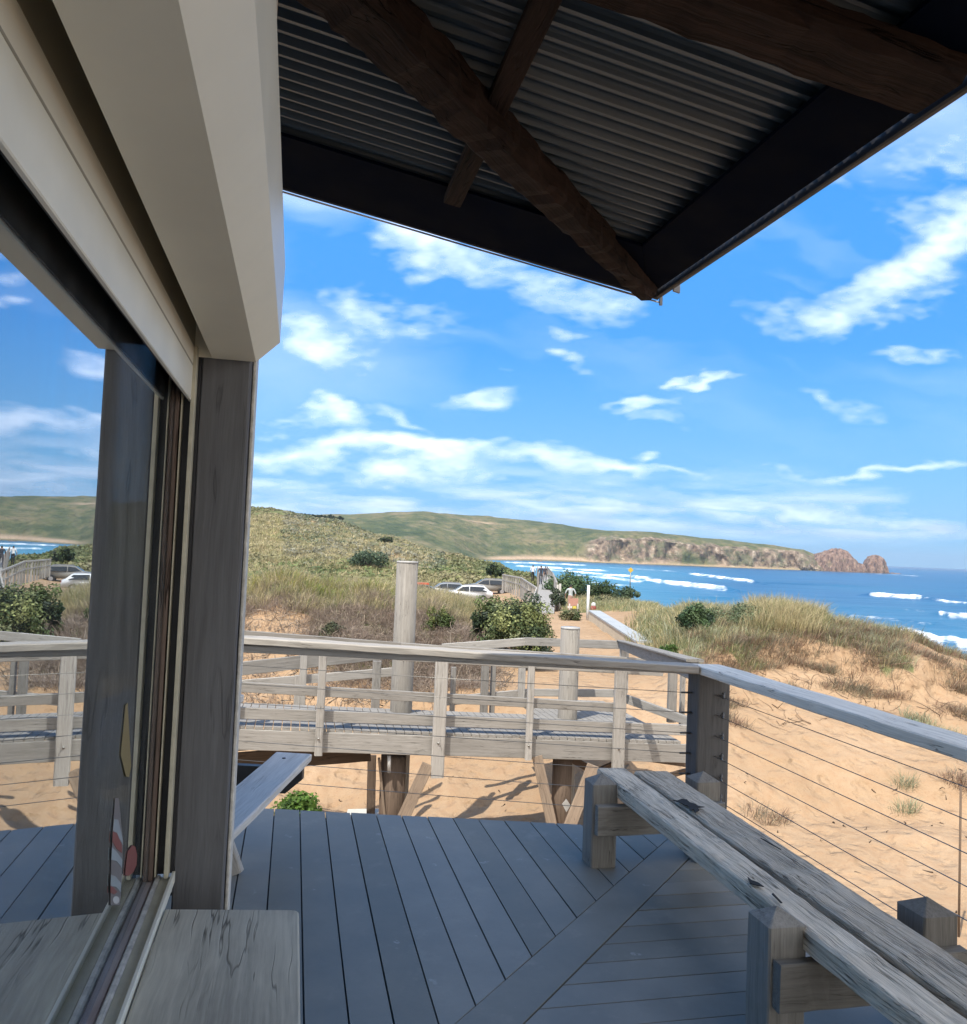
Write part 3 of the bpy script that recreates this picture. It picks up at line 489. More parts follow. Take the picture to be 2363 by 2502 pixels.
# ------------------------------------------------------------------ timber deck
def deck():
    ES, ET = -.262, 5.180                      # far edge: s = ET + ES*t
    edge = lambda t: ET+ES*t
    V = []; Fc = []; R = random.Random(5)
    def board(poly, z=0.0, th=.028):           # convex polygon in (s,t)
        n = len(poly)
        if n < 3: return
        c = (sum(p[0] for p in poly)/n, sum(p[1] for p in poly)/n); e = .0022; dz = R.uniform(-.0012, .0012); b = len(V)
        for k, (zz, ins) in enumerate(((z-th, 0), (z-e+dz, 0), (z+dz, e))):
            for (s, t) in poly:
                d = math.hypot(c[0]-s, c[1]-t) or 1; V.append(S(s+(c[0]-s)/d*ins, t+(c[1]-t)/d*ins, zz))
        for k in range(2):
            for i in range(n): Fc.append((b+k*n+i, b+k*n+(i+1) % n, b+(k+1)*n+(i+1) % n, b+(k+1)*n+i))
        Fc.append(tuple(range(b+2*n, b+3*n)))
    def clip(poly, a, b_, c):                  # keep a*s+b*t<=c
        out = []
        for i in range(len(poly)):
            p, q = poly[i], poly[(i+1) % len(poly)]; dp, dq = a*p[0]+b_*p[1]-c, a*q[0]+b_*q[1]-c
            if dp <= 0: out.append(p)
            if (dp < 0) != (dq < 0) and dp != dq: k = dp/(dp-dq); out.append((p[0]+(q[0]-p[0])*k, p[1]+(q[1]-p[1])*k))
        return out
    # mitre board: a strip along (1,1.02)/n through (3.215,.994), right edge through (4.164,2.114)
    m1, m2 = (3.215, .994), (3.656, 1.413); dv = (m2[0]-m1[0], m2[1]-m1[1]); L = math.hypot(*dv); dv = (dv[0]/L, dv[1]/L); nv_ = (dv[1], -dv[0])       # normal pointing to smaller s (right side of the strip)
    nv_ = (-abs(nv_[0]), abs(nv_[1])); cl = nv_[0]*m1[0]+nv_[1]*m1[1]; wdt = .185; gap = .005; far = (-ES*-1, 1)
    pitch = .150
    for i in range(-24, 40):
        t0 = -.035+i*pitch*.985; t1 = t0+pitch*.985-.0065
        p = [(-3, t0), (6.5, t0), (6.5, t1), (-3, t1)]
        p = clip(p, nv_[0], nv_[1], cl-gap); p = clip(p, 1, -ES, ET); p = clip(p, 0, 1, 2.58)
        board(p)
    p = [(-1, -4), (8, -4), (8, 6), (-1, 6)]; p = clip(p, -nv_[0], -nv_[1], -cl); p = clip(p, nv_[0], nv_[1], cl+wdt); p = clip(p, 1, -ES, ET); p = clip(p, 0, 1, 2.58); p = clip(p, -1, 0, .3); board(p, .0004)
    for i in range(-30, 60):
        s0 = .02+i*.142; s1 = s0+.142-.006
        p = [(s0, -4), (s1, -4), (s1, 2.58), (s0, 2.58)]; p = clip(p, -nv_[0], -nv_[1], -(cl+wdt+gap)); p = clip(p, 1, -ES, ET); board(p)
    o = link('deck', mesh('deck', V, Fc), DECK); tag(o, kind='structure')
    # joists and edge beam below
    sub_ = beam('deck_frame', S(edge(-1.5)-.06, -1.5, -.14), S(edge(2.55)-.06, 2.55, -.14), .05, .2, WOODG); tag(sub_, kind='structure')
    sub_ = beam('deck_frame', S(-3, 2.5, -.14), S(edge(2.5)-.1, 2.5, -.14), .05, .2, WOODG); tag(sub_, kind='structure')
    pl = link('deck_underside', mesh('deck_underside', [S(-3, -4, -.032), S(edge(-4)-.03, -4, -.032), S(edge(2.55)-.03, 2.55, -.032), S(-3, 2.55, -.032)], [(0, 1, 2, 3)]), DARK); tag(pl, kind='structure')
deck()

# ------------------------------------------------------------------ kiosk: wall, post, roof, window, shutter
kiosk = empty('kiosk_building', S(1.0, -.3, 0), 'seaside kiosk corner with reflective window, cream roller shutter and corrugated roof overhang', 'building')
boxm('wall', -3.0, 1.99, -3.2, -.32, -.1, .80, WALLM, kiosk); boxm('wall', -3.0, 1.99, -.40, -.27, 2.06, 3.2, WALLM, kiosk)
boxm('wall', 2.0, 2.1, -3.2, -.42, -.1, 3.2, WALLM, kiosk); boxm('wall', -3.1, -2.98, -3.2, -.3, -.1, 3.2, WALLM, kiosk); boxm('wall', -3, 2, -3.3, -3.18, -.1, 3.3, WALLM, kiosk)
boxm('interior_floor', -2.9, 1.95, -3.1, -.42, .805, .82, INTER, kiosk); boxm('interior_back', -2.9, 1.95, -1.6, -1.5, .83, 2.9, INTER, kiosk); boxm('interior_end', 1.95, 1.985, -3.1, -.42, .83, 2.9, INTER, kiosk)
boxm('corner_post', 1.982, 2.115, -.228, -.118, -.03, 3.19, WOODW, kiosk, ch=.004, jit=.001)
boxm('post_lit_side', 2.03, 2.115, -.1165, -.1085, -.03, 3.18, WPAINT, kiosk, ch=.002)  # white strip paints the brightly lit side face of the post
# roof plane
RS = 1.1818
S_ = lambda s, t, z: S(s*RS, t*RS, ZC+(z-ZC)*RS)
RZ = lambda t: 2.7-.16825*(t-1.442)
roofe = []
def roof():
    ns, nt_ = 330, 24; s0, s1, t0, t1 = -3.3, 3.23, -3.6, 1.43; V = []; Fc = []
    n = int((s1-s0)/.0048); rib = lambda k: .010*(1-2*min(1, max(0, (abs((k % 1)-.5)-.13)/.13)))     # flat-crowned ribs, crowns down
    for i in range(n+1):
        s = s0+(s1-s0)*i/n
        for j in range(2):
            t = (t0, t1)[j]; V.append(S_(s, t, RZ(t)+.03-rib(s/.0575)))
    for i in range(n): Fc.append((2*i, 2*i+1, 2*i+3, 2*i+2))
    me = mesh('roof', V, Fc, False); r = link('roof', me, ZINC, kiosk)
    md = r.modifiers.new('thick', 'SOLIDIFY'); md.thickness = .003; md.offset = 1
    up = Vector((B[0]*.166, B[1]*.166, .986))
    def rb(name, a, b, w, h, m, below, **kw): return beam(name, S_(a[0], a[1], RZ(a[1])-below), S_(b[0], b[1], RZ(b[1])-below), w, h, m, r, up, **kw)
    def sheet(name, pts, below, th, m):
        return prism(name, [S_(s, t, RZ(t)-below) for s, t in pts], (0, 0, th), m, r)
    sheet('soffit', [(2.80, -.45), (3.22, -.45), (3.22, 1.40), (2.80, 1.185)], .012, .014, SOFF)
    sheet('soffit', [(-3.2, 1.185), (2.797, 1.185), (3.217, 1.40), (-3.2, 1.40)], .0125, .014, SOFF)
    beam('fascia', S_(3.235, -3.5, RZ(-3.5)+.02), S_(3.235, 1.455, RZ(1.455)+.02), .022, .075, FASC, r, up)
    beam('fascia', S_(-3.2, 1.447, RZ(1.447)+.018), S_(3.222, 1.447, RZ(1.447)+.018), .022, .07, FASC, r, up)
    # thin pale strip, painted in for the sky glow along the outer edge
    beam('verge_glow', S_(3.2485, -3.5, RZ(-3.5)-.016), S_(3.2485, 1.46, RZ(1.46)-.016), .004, .008, plain('pale_verge_glow', (.5, .52, .53), rough=.35, metal=.6), r, up, ch=.001)
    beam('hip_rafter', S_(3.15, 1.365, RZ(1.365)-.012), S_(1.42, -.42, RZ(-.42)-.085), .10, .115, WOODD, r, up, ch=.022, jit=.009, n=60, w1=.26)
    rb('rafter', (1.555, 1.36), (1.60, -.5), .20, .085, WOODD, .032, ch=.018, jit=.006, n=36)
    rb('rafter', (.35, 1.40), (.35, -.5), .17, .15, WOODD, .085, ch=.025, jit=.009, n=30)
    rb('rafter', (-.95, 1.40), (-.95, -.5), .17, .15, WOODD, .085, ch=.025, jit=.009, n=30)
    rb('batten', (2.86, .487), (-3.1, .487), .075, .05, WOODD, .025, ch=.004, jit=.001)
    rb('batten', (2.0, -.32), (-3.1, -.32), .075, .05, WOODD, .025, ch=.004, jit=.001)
    # gutter bracket at the corner
    s_, t_ = 3.09, 1.452
    prism('gutter_bracket', [S_(s_, t_, RZ(t_)+.03), S_(s_, t_+.028, RZ(t_)+.01), S_(s_, t_+.028, RZ(t_)-.022), S_(s_, t_, RZ(t_)-.016)], S(.012, 0, 0), plain('galvanised_bracket', (.16, .16, .16), rough=.5, metal=.4), r)
    prism('corner_bolt', [S_(3.238, 1.46, RZ(1.46)+.03), S_(3.238, 1.472, RZ(1.46)+.03), S_(3.238, 1.472, RZ(1.46)-.03), S_(3.238, 1.46, RZ(1.46)-.03)], S(.012, 0, 0), MATS['galvanised_bracket'], r)
roof()
# window
win = boxm('window', 1.985, 2.0, -.32, -.262, .80, 2.06, WOODJ, kiosk, ch=.002)      # jamb at the far end carries the window
boxm('jamb_stop', 1.950, 1.985, -.2755, -.2665, .85, 2.05, WOODJ, win, ch=.002, jit=.0005)
boxm('jamb_stop', 1.93, 1.985, -.318, -.2815, .85, 2.05, WOODJ, win, ch=.003, jit=.001)
boxm('sill', -2.9, 1.984, -.318, -.262, .80, .848, mat('worn_sill_timber', f_wood, c0=(.16, .125, .115), c1=(.42, .39, .38), c2=(.26, .21, .20), crack=.9), win, ch=.004, jit=.0015)
boxm('sill_edge', -2.9, 1.975, -.2618, -.2505, .80, .853, WPAINT, win, ch=.003, jit=.0012)
boxm('header', -2.9, 1.984, -.40, -.30, 2.03, 2.06, WOODJ, win)
pane = boxm('pane', -2.9, 1.984, -.280, -.2760, .849, 2.029, GLASS, win, ch=.0003)
# painted motif on the pane near the jamb
dec = plain('faded_red_vinyl', (.20, .06, .052), rough=.5); dbl = plain('pale_blue_vinyl', (.26, .30, .32), rough=.5); dye = plain('ochre_vinyl', (.20, .155, .06), rough=.5); dgr = plain('grey_vinyl', (.15, .14, .14), rough=.5)
def decal(pts, m, o=.0005):
    P = [att(250+x*.151, 1950+y*.151, -.2760+.0008+o) for x, y in pts]; prism('window_decal', P, S(0, .0006, 0), m, pane)
decal([(205, 0), (262, 0), (330, 700), (322, 1000), (296, 1560), (282, 1735), (130, 1735), (140, 1100), (165, 540)], dgr)
decal([(190, 340), (252, 350), (320, 640), (332, 760), (262, 640), (170, 520)], dbl, .0015); decal([(172, 545), (232, 560), (305, 740), (315, 890), (230, 820), (160, 700)], dec, .0015); decal([(155, 800), (220, 860), (320, 1000), (312, 1130), (230, 1020), (145, 1000)], dbl, .0015)
decal([(138, 1240), (210, 1270), (300, 1380), (296, 1530), (220, 1440), (132, 1420)], dbl, .0015); decal([(134, 1425), (180, 1450), (240, 1520), (190, 1560), (132, 1530)], dec, .0015)
decal([(220+52*math.cos(a), 1650+62*math.sin(a)) for a in np.linspace(0, 6.28, 13)[:-1]], plain('white_vinyl', (.48, .48, .47), rough=.5), .0015)
decal([(480, 760), (530, 790), (560, 920), (550, 1080), (500, 1200), (420, 1260), (365, 1250), (385, 1050), (410, 860)], dec)
decal([(295, -690), (372, -1500), (405, -1540), (462, -520), (430, -340), (380, -350)], dye)
# roller shutter
shut = boxm('roller_shutter', -2.9, 2.003, -.2495, -.2415, 1.908, 2.031, CREAM2, kiosk, ch=.0015)     # curtain
boxm('slat_joint', -2.9, 2.0025, -.2422, -.2405, 1.985, 1.9885, plain('slat_shadow_line', (.30, .28, .22), rough=.5), shut, ch=.0004)
boxm('slat_joint', -2.9, 2.0025, -.2465, -.2425, 2.0318, 2.12, plain('tan_slat', (.30, .25, .17), rough=.5), shut, ch=.0004)
profile_s('shutter_box', [(-.203, 2.010), (-.107, 2.010), (-.056, 2.060), (-.053, 2.24), (-.07, 2.262), (-.262, 2.262), (-.262, 2.15), (-.216, 2.15), (-.203, 2.12)], -2.9, 1.968, CREAM, shut)
profile_s('shutter_end_cap', [(-.2015, 2.0115), (-.1075, 2.0115), (-.0575, 2.061), (-.0545, 2.239), (-.26, 2.26), (-.26, 2.0115)], 1.9685, 1.974, CREAM, shut)
boxm('guide_rail', 1.945, 1.975, -.2425, -.2335, .857, 2.03, TRACK, shut, ch=.001); boxm('guide_rail', 1.955, 1.982, -.2635, -.2600, .857, 2.06, TRACK, shut, ch=.0008); boxm('guide_slot', 1.972, 1.982, -.2598, -.2430, .857, 2.06, DARK, shut, ch=.0005); boxm('guide_back', 1.976, 1.990, -.2424, -.2270, .857, 2.06, DARK, shut, ch=.0005); boxm('curtain_shade', -2.9, 1.95, -.2535, -.2497, 1.911, 2.06, DARK, shut, ch=.0005)  # black strip behind the curtain paints the shade on its back
boxm('sill_track', -2.9, 1.968, -.2502, -.2285, .838, .852, TRACK, shut, ch=.001); boxm('track_lip', -2.9, 1.972, -.2283, -.2215, .838, .862, CREAM2, shut, ch=.001)

# ------------------------------------------------------------------ counter, picnic table, bench
ctr = empty('counter', S(1.2, -.1, 0), 'grey timber counter ledge with stains and cracks below the window sill', 'counter')
def counter():
    c = [(1.812, -.219), (1.776, .030), (1.772, .040), (1.762, .046), (-1.5, .046), (-1.5, -.219)]
    # two planks with a crack between
    prism('counter_top', [S(s, t, .802) for s, t in c], (0, 0, .046), WOODT, ctr)
    o = ctr.children[0]; b = o.modifiers.new('bevel', 'BEVEL'); b.width = .004; b.segments = 2
    M, L = frame(S(-1.5, -.09, .825), S(1.8, -.09, .825))     # grain along s
    me = o.data; T = M.inverted() @ WM(o)
    me.transform(T); o.matrix_local = Matrix.Translation(-WP(ctr)) @ M
    for s in (1.55, -.9):
        boxm('leg', s, s+.09, -.13, -.04, 0, .80, WOODG, ctr)
        boxm('cross_bearer', s+.002, s+.088, -.215, .02, .74, .80, WOODG, ctr)
counter()
pt = empty('picnic_table', S(4.0, -.3, 0), 'weathered picnic table with bleached plank seat standing behind the window post', 'picnic table')
def picnic():
    ax = Vector(S(1.26, .338, 0)).normalized(); rt = Vector((ax.y, -ax.x, 0))
    e = (atz(761, 1842, .45)+atz(674, 1838, .45))/2; e.z = 0
    P = lambda l, r, z: e+ax*l+rt*r+Vector((0, 0, z))
    beam('seat', P(0, 0, .43), P(-1.75, 0, .43), .20, .04, plain('x', (.1,)*3) and mat('bleached_seat_timber', f_wood, c0=(.44, .42, .39), c1=(.72, .69, .64), c2=(.58, .555, .51), crack=.4, fine=.7), pt, ch=.006, jit=.002)
    tube('bolt_head', [P(-.12, -.02, .449), P(-.12, -.02, .453)], .010, DARK, pt)
    beam('seat', P(0, -1.32, .43), P(-1.75, -1.32, .43), .20, .04, MATS['bleached_seat_timber'], pt, ch=.006, jit=.002)
    for k in range(3): beam('table_top', P(.02, -.40-.215*k, .73), P(-1.78, -.40-.215*k, .73), .205, .04, MATS['bleached_seat_timber'], pt, ch=.005, jit=.002)
    for l in (-.09, -1.4):
        prism('seat_bearer', [P(l, .085, .405), P(l, -1.42, .405), P(l, -1.42, .345), P(l, -1.36, .27), P(l, .0, .27), P(l, .085, .345)], ax*-.045, IRON, pt)
        for sg in (0, 1):
            r0, r1 = (-.42, -.12) if sg == 0 else (-.86, -1.18)
            beam('leg', P(l-(.45 if l > -1 else .07), r1, 0), P(l-(.45 if l > -1 else .07), r0, .70), .045, .09, WOODG, pt, up=rt)
        beam('top_bearer', P(l-.02, -.3, .68), P(l-.02, -.98, .68), .045, .07, WOODG, pt)
picnic()
bench = empty('bench', S(2.8, 1.85, 0), 'long rustic two plank bench on square posts with pyramid caps along the deck edge', 'bench')
def worn(o, holes):                            # nicks along the plank edges
    me = o.data; R = random.Random(9)
    for v in me.vertices:
        v.co.z += .003*math.sin(v.co.x*9+v.co.y*40)
    return o
def benchf():
    up = (0, 0, 1)
    P = lambda s, t, z: S(s, t, z)
    a = beam('seat_plank', P(4.36, 1.764, .390), P(.55, 1.722, .363), .165, .075, WOODB, bench, ch=.008, jit=.0018, n=60, w1=.112)
    b = beam('seat_plank', P(4.27, 1.960, .392), P(.55, 1.925, .365), .198, .075, WOODB, bench, ch=.008, jit=.0018, n=60, w1=.195)
    for s in (4.07, 2.45, .80):
        for t in (1.552, 2.133): boxm_post(s, t)
        prism_b = beam('bearer', P(s-.024, 1.565, .2475), P(s-.024, 2.27, .2475), .045, .15, WOODP, bench, ch=.004, jit=.003, n=16)
def boxm_post(s, t):
    beam('post', S(s+.068, t+.068, 0), S(s+.068, t+.068, .418), .136, .136, WOODP, bench, up=(A[0], A[1], 0), ch=.006, jit=.0012, tip=.042)
benchf()
# splintered hole and cracks on the plank
crk = plain('dark_split_wood', (.02, .017, .014), rough=.95)
def split(pts, z, m=crk):
    P = [atz(1300+x*.5666, 1550+y*.5666, z) for x, y in pts]; prism('split', P, (0, 0, .003), m, bench)
zt = .4335
split([(606, 716), (628, 718), (646, 711), (668, 714), (680, 726), (704, 732), (716, 741), (744, 746), (714, 749), (722, 760), (704, 770), (696, 756), (682, 764), (674, 742), (658, 738), (640, 728)], zt)
split([(930, 1048), (946, 1062), (975, 1072), (1000, 1090), (972, 1086), (940, 1076)], .425); split([(1040, 1118), (1080, 1160), (1072, 1160), (1034, 1122)], .423)
split([(985, 880), (1005, 888), (1075, 930), (1020, 902)], .43)

# ------------------------------------------------------------------ deck railing
rail = empty('deck_railing', S(4.35, 2.3, 0), 'grey timber deck railing with stout corner post and stainless wires', 'railing')
boxm('corner_post', 4.30, 4.435, 2.243, 2.440, -.25, .955, mat('railing_post_timber', f_wood, c0=(.065, .065, .066), c1=(.135, .135, .136), c2=(.095, .095, .096), crack=.45, fine=.8), rail, ch=.007, jit=.0015)
boxm('post_edge_strip', 4.36, 4.43, 2.4405, 2.452, -.2, .95, WOODG, rail)
FR = (S(4.345, 2.26, .976), S(5.43, -.55, .990))
beam('top_rail', FR[0], FR[1], .135, .042, mat('front_rail_timber', f_wood, c0=(.26, .235, .20), c1=(.54, .50, .44), c2=(.41, .37, .32), crack=.8), rail, ch=.006, jit=.002, n=30)
fd = (FR[1]-FR[0]); pL = FR[0]+fd*.38
beam('under_rail', FR[0]+Vector((0, 0, -.004)), FR[1]+Vector((0, 0, -.058)), .10, .042, WOODG, rail, ch=.004, jit=.001, w1=.06)
SILV = mat('silvered_rail_timber', f_wood, c0=(.40, .365, .31), c1=(.74, .69, .60), c2=(.58, .53, .455), crack=.8)
beam('top_rail', S(4.40, 2.335, .972), S(-1.5, 2.325, .972), .18, .048, SILV, rail, ch=.006, jit=.002, n=40)
beam('end_post', S(5.36, -.42, -.2), S(5.36, -.42, .96), .10, .10, WOODG, rail)
boxm('end_post', -1.4, -1.27, 2.28, 2.41, -.2, .955, WOODG, rail)
for z in (.837, .725, .610, .497, .382, .268, .155):
    tube('wire', [S(4.36, 2.25, z), S(4.83, .98, z-.004), S(5.35, -.42, z)], .0021, STEEL, rail, 6)
    tube('wire', [S(4.31, 2.35, z), S(1.5, 2.345, z-.006), S(-1.3, 2.345, z)], .0021, STEEL, rail, 6)
    tube('wire_fitting', [S(4.375, 2.25, z), S(4.45-.07, 2.18, z)], .0055, plain('dark_fitting', (.10, .10, .10), rough=.4, metal=.7), rail, 8)
    tube('wire_fitting', [S(4.305, 2.395, z+.0), S(4.21, 2.352, z)], .005, STEEL, rail, 8)
    tube('wire_fitting', [S(4.306, 2.40, z+.014), S(4.299, 2.40, z-.02)], .010, MATS['dark_fitting'], rail, 8)

# ------------------------------------------------------------------ boardwalk ramp beyond the deck
bw = empty('boardwalk', aty(1000, 1790, 10.3), 'weathered timber boardwalk ramp with slatted deck and braced legs beyond the deck', 'boardwalk')
E0, E1 = aty(601, 1774, 9.8), aty(1677, 1812, 11.0)       # near edge of the slats
EL_ = E0+(E0-E1)*.28; ax = (E1-E0).normalized(); inn = Vector((-ax.y, ax.x, 0)).normalized()   # inn points away from the camera
def NE(px, dz=0.0, o=0.0):                     # point on the near edge below photo column px
    u = ux(px, 1790); k = (u*E0.y-E0.x)/((E1.x-E0.x)-u*(E1.y-E0.y)); p = E0+(E1-E0)*k; return p+Vector((0, 0, dz))+inn*o
def slats():
    V = []; Fc = []; L = (E1-EL_).length; n = int(L/.104); wdt = 1.42
    for i in range(n):
        a = EL_+ax*(i*.104); b = a+ax*.094; q = random.uniform(-.01, .02); sk = inn+ax*-.0
        lo = Vector((0, 0, -.035)); w2 = wdt+ (1.4 if b.x > 1.25 and b.x < 2.9 else 0)
        P = [a-inn*q, b-inn*q, b+inn*w2, a+inn*w2]; k = len(V); V += [p+lo for p in P]+P
        Fc += [(k+4, k+5, k+6, k+7), (k, k+1, k+5, k+4), (k+1, k+2, k+6, k+5), (k+2, k+3, k+7, k+6), (k+3, k, k+4, k+7)]
    c = (E0+E1)/2; link('deck_slats', mesh('deck_slats', [v-c for v in V], Fc), WOODL, bw, Matrix.Translation(c))
slats()
u0 = 560
beam('fascia', EL_+Vector((0, 0, -.155)), NE(1072)+Vector((0, 0, -.155)), .045, .235, WOODL, bw, jit=.002, n=20); beam('fascia', NE(1076)+Vector((0, 0, -.155)), E1+Vector((0, 0, -.155)), .045, .235, WOODL, bw, jit=.002, n=20)
beam('kerb_rail', EL_+inn*.05+Vector((0, 0, .14)), NE(1690)+inn*.05+Vector((0, 0, .14)), .045, .135, WOODL, bw, jit=.002, n=30)
mid = [(540, 1692), (1520, 1738)]
beam('mid_rail', NE(540, .45), NE(1515, .40), .045, .115, WOODL, bw, jit=.002, n=24)
TZf = lambda px, py: aty(px, py, NE(px).y)
beam('top_rail', TZf(500, 1556)+Vector((0, 0, .0)), TZf(975, 1591), .045, .215, WOODL, bw, jit=.002, n=16); beam('top_rail', TZf(977, 1592), TZf(1620, 1632), .045, .215, WOODL, bw, jit=.002, n=20)
for px, w, dn in ((780, .092, .30), (1070, .155, .52), (1290, .082, .28), (1507, .155, .50), (560, .1, .3)):
    p = NE(px, 0, -.075 if w > .1 else -.055); top = aty(px+8, 1600, p.y)
    beam('post', Vector((p.x, p.y, p.z-dn)), Vector((p.x, p.y, NE(px).z+.93)), w, .07, WOODL, bw, ch=.01, jit=.002)
    tube('bolt_head', [Vector((p.x, p.y-.04, p.z-.10)), Vector((p.x, p.y-.05, p.z-.10))], .014, STEEL, bw)
# far side rails of the ramp and the landing
def fr(name, a, b, h, w=.045): return beam(name, a, b, w, h, WOODL, bw, jit=.002, n=16)
fr('far_rail', aty(560, 1637, 11.8), aty(968, 1592, 12.6), .19); fr('far_rail', aty(560, 1675, 11.8), aty(968, 1641, 12.4), .125)
fr('far_rail', aty(1080, 1583, 12.5), aty(1283, 1568, 12.8), .12); fr('far_rail', aty(1281, 1567, 12.8), aty(1516, 1576, 12.2), .12); fr('far_rail', aty(1090, 1713, 12.4), aty(1300, 1693, 12.8), .13); fr('far_rail', aty(1300, 1692, 12.8), aty(1500, 1694, 12.3), .11)
q0, q1 = aty(1516, 1576, 12.2), S(4.75, 2.45, .905)
beam('landing_rail', q0, q1, .05, .115, WOODL, bw, jit=.002, n=24)
tipw = beam('landing_rail_cap', q0+Vector((0, 0, .062)), q1+Vector((0, 0, .062)), .11, .02, WOODL, bw, jit=.001, n=24)
for px, y0, y1, Y, w in ((742, 1600, 1700, 12, .10), (921, 1615, 1705, 12.1, .12), (727, 1650, 1690, 12, .08), (1108, 1630, 1705, 12.4, .07), (1186, 1605, 1715, 12.5, .11), (1206, 1605, 1715, 12.6, .07), (1276, 1600, 1690, 12.7, .10), (1525, 1585, 1660, 12.0, .12), (1643, 1640, 1730, 11.6, .12), (1668, 1640, 1740, 11.9, .06)):
    a_, b_ = aty(px, y1+8, Y), aty(px+1, y0, Y); beam('far_post', (b_.x, Y, a_.z-.15), (b_.x, Y, b_.z), w, .07, WOODL, bw, ch=.006)
beam('landing_kerb', aty(1515, 1702, 12.2), aty(1690, 1765, 11.2), .05, .12, WOODL, bw)
# legs and braces
for base in ((962, 932, 994, 10.45), (1375, 1352, 1399, 10.9)):
    Y = base[3]; c = aty(base[0], 1850, Y); gzv = gz(c.x, Y)-.1; w = (base[2]-base[1])*Y/F_
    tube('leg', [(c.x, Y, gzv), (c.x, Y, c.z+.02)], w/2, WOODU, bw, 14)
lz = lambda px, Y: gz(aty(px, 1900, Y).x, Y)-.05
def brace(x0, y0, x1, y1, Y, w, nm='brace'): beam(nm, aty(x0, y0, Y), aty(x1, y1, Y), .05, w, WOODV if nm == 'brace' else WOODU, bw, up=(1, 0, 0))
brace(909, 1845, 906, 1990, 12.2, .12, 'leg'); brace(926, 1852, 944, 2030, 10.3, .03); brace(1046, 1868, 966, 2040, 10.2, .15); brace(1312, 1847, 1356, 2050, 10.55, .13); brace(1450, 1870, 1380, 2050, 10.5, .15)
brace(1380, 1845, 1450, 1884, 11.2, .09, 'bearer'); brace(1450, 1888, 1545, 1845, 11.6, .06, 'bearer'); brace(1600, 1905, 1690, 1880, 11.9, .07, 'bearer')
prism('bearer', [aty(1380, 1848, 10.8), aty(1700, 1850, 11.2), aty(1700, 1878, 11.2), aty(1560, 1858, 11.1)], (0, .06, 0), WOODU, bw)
tube('steel_bracket', [aty(951, 1846, 10.2), aty(951, 1888, 10.2)], .022, plain('galvanised_tube', (.35, .34, .32), rough=.5), bw)
prism('bracket_plate', [aty(1374, 1965, 10.6), aty(1384, 1953, 10.6), aty(1394, 1968, 10.6), aty(1384, 1985, 10.6)], (0, .02, 0), MATS['galvanised_tube'], bw)
prism('footing', [aty(845, 1996, 12.1), aty(850, 1977, 12.3), aty(930, 1975, 12.4), aty(950, 1992, 12.1)], (0, .35, -.35), CONC, bw)
# lower flight of the switchback
lf = [aty(470, 1850, 11.2), aty(905, 1842, 10.9)]
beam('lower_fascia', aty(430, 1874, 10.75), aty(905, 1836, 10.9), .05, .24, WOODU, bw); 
prism('lower_slats', [aty(480, 1838, 10.8), aty(672, 1822, 10.8), aty(668, 1819, 11.9), aty(480, 1826, 11.9)], (0, 0, -.03), WOODL, bw)
# two log posts
logt = mat('grey_log_timber', f_wood, c0=(.13, .118, .10), c1=(.26, .242, .215), c2=(.19, .173, .15), crack=.9)
def logpost(px0, px1, ytop, Y, label):
    c = aty((px0+px1)/2, ytop, Y); r = (px1-px0)/2*Y/F_; z0 = gz(c.x, Y)-.25
    root = empty('log_post', (c.x, Y, z0), label, 'post', 'log posts through the boardwalk')
    tube('log', [(c.x, Y, z0), (c.x, Y, (z0+c.z)/2), (c.x, Y, c.z-.03)], r*1.04, logt, root, 20, r, jit=.012)
    tube('cap', [(c.x, Y, c.z-.028), (c.x, Y, c.z)], r*1.015, plain('grey_cap', (.36, .35, .33), rough=.7), root, 20)
logpost(970, 1022, 1371, 11.45, 'tall grey round timber post rising above the boardwalk rails'); logpost(1371, 1417, 1532, 11.95, 'short grey round timber post beside the sandy path landing')

# ------------------------------------------------------------------ vegetation
def blades(name, P, n, h, spread, lean, wid, cols, seed, cv=.25, bend=.5):
    """tufts of curved blades; P [N,3] bases, per-tuft n blades, colours picked per tuft with variation"""
    R = np.random.default_rng(seed); N = len(P); k = N*n; b = np.repeat(P, n, 0)
    hs = np.repeat(R.uniform(.6, 1.25, N)*h, n)*R.uniform(.55, 1.15, k); an = R.uniform(0, 2*np.pi, k); rr = np.sqrt(R.uniform(0, 1, k))*np.repeat(spread*R.uniform(.6, 1.3, N), n)
    d = np.stack([np.cos(an), np.sin(an)], 1); b = b.copy(); b[:, :2] += d*rr[:, None]; b[:, 2] -= .03
    ln = R.uniform(.15, 1, k)*lean; d2 = d+np.array([.35, -.1])+R.normal(0, .35, (k, 2)); d2 /= np.linalg.norm(d2, axis=1)[:, None]
    w = wid*R.uniform(.6, 1.3, k); sa = R.uniform(0, 2*np.pi, k); sd_ = np.stack([np.cos(sa), np.sin(sa), np.zeros(k)], 1)*w[:, None]/2
    m = b.copy(); m[:, 2] += hs*.55; m[:, :2] += d2*(ln*hs*.35)[:, None]
    t = b.copy(); t[:, 2] += hs*(1-.35*ln); t[:, :2] += d2*(ln*hs*(.55+bend))[:, None]
    V = np.stack([b-sd_, b+sd_, m+sd_*.8, m-sd_*.8, t], 1).reshape(-1, 3); i = np.arange(k)*5
    T = np.concatenate([np.stack([i, i+1, i+2], 1), np.stack([i, i+2, i+3], 1), np.stack([i+3, i+2, i+4], 1)])
    cols = np.asarray(cols); ci = cols[R.integers(0, len(cols), N)]; c = np.repeat(ci, n, 0)*np.repeat(R.uniform(1-cv, 1+cv, (N, 1)), n, 0)*R.uniform(.75, 1.25, (k, 1)); c = np.repeat(c, 5, 0)
    me = npmesh(name, V, T, 3, False); attrc(me, 'tint', np.clip(c, 0, 1)); return me
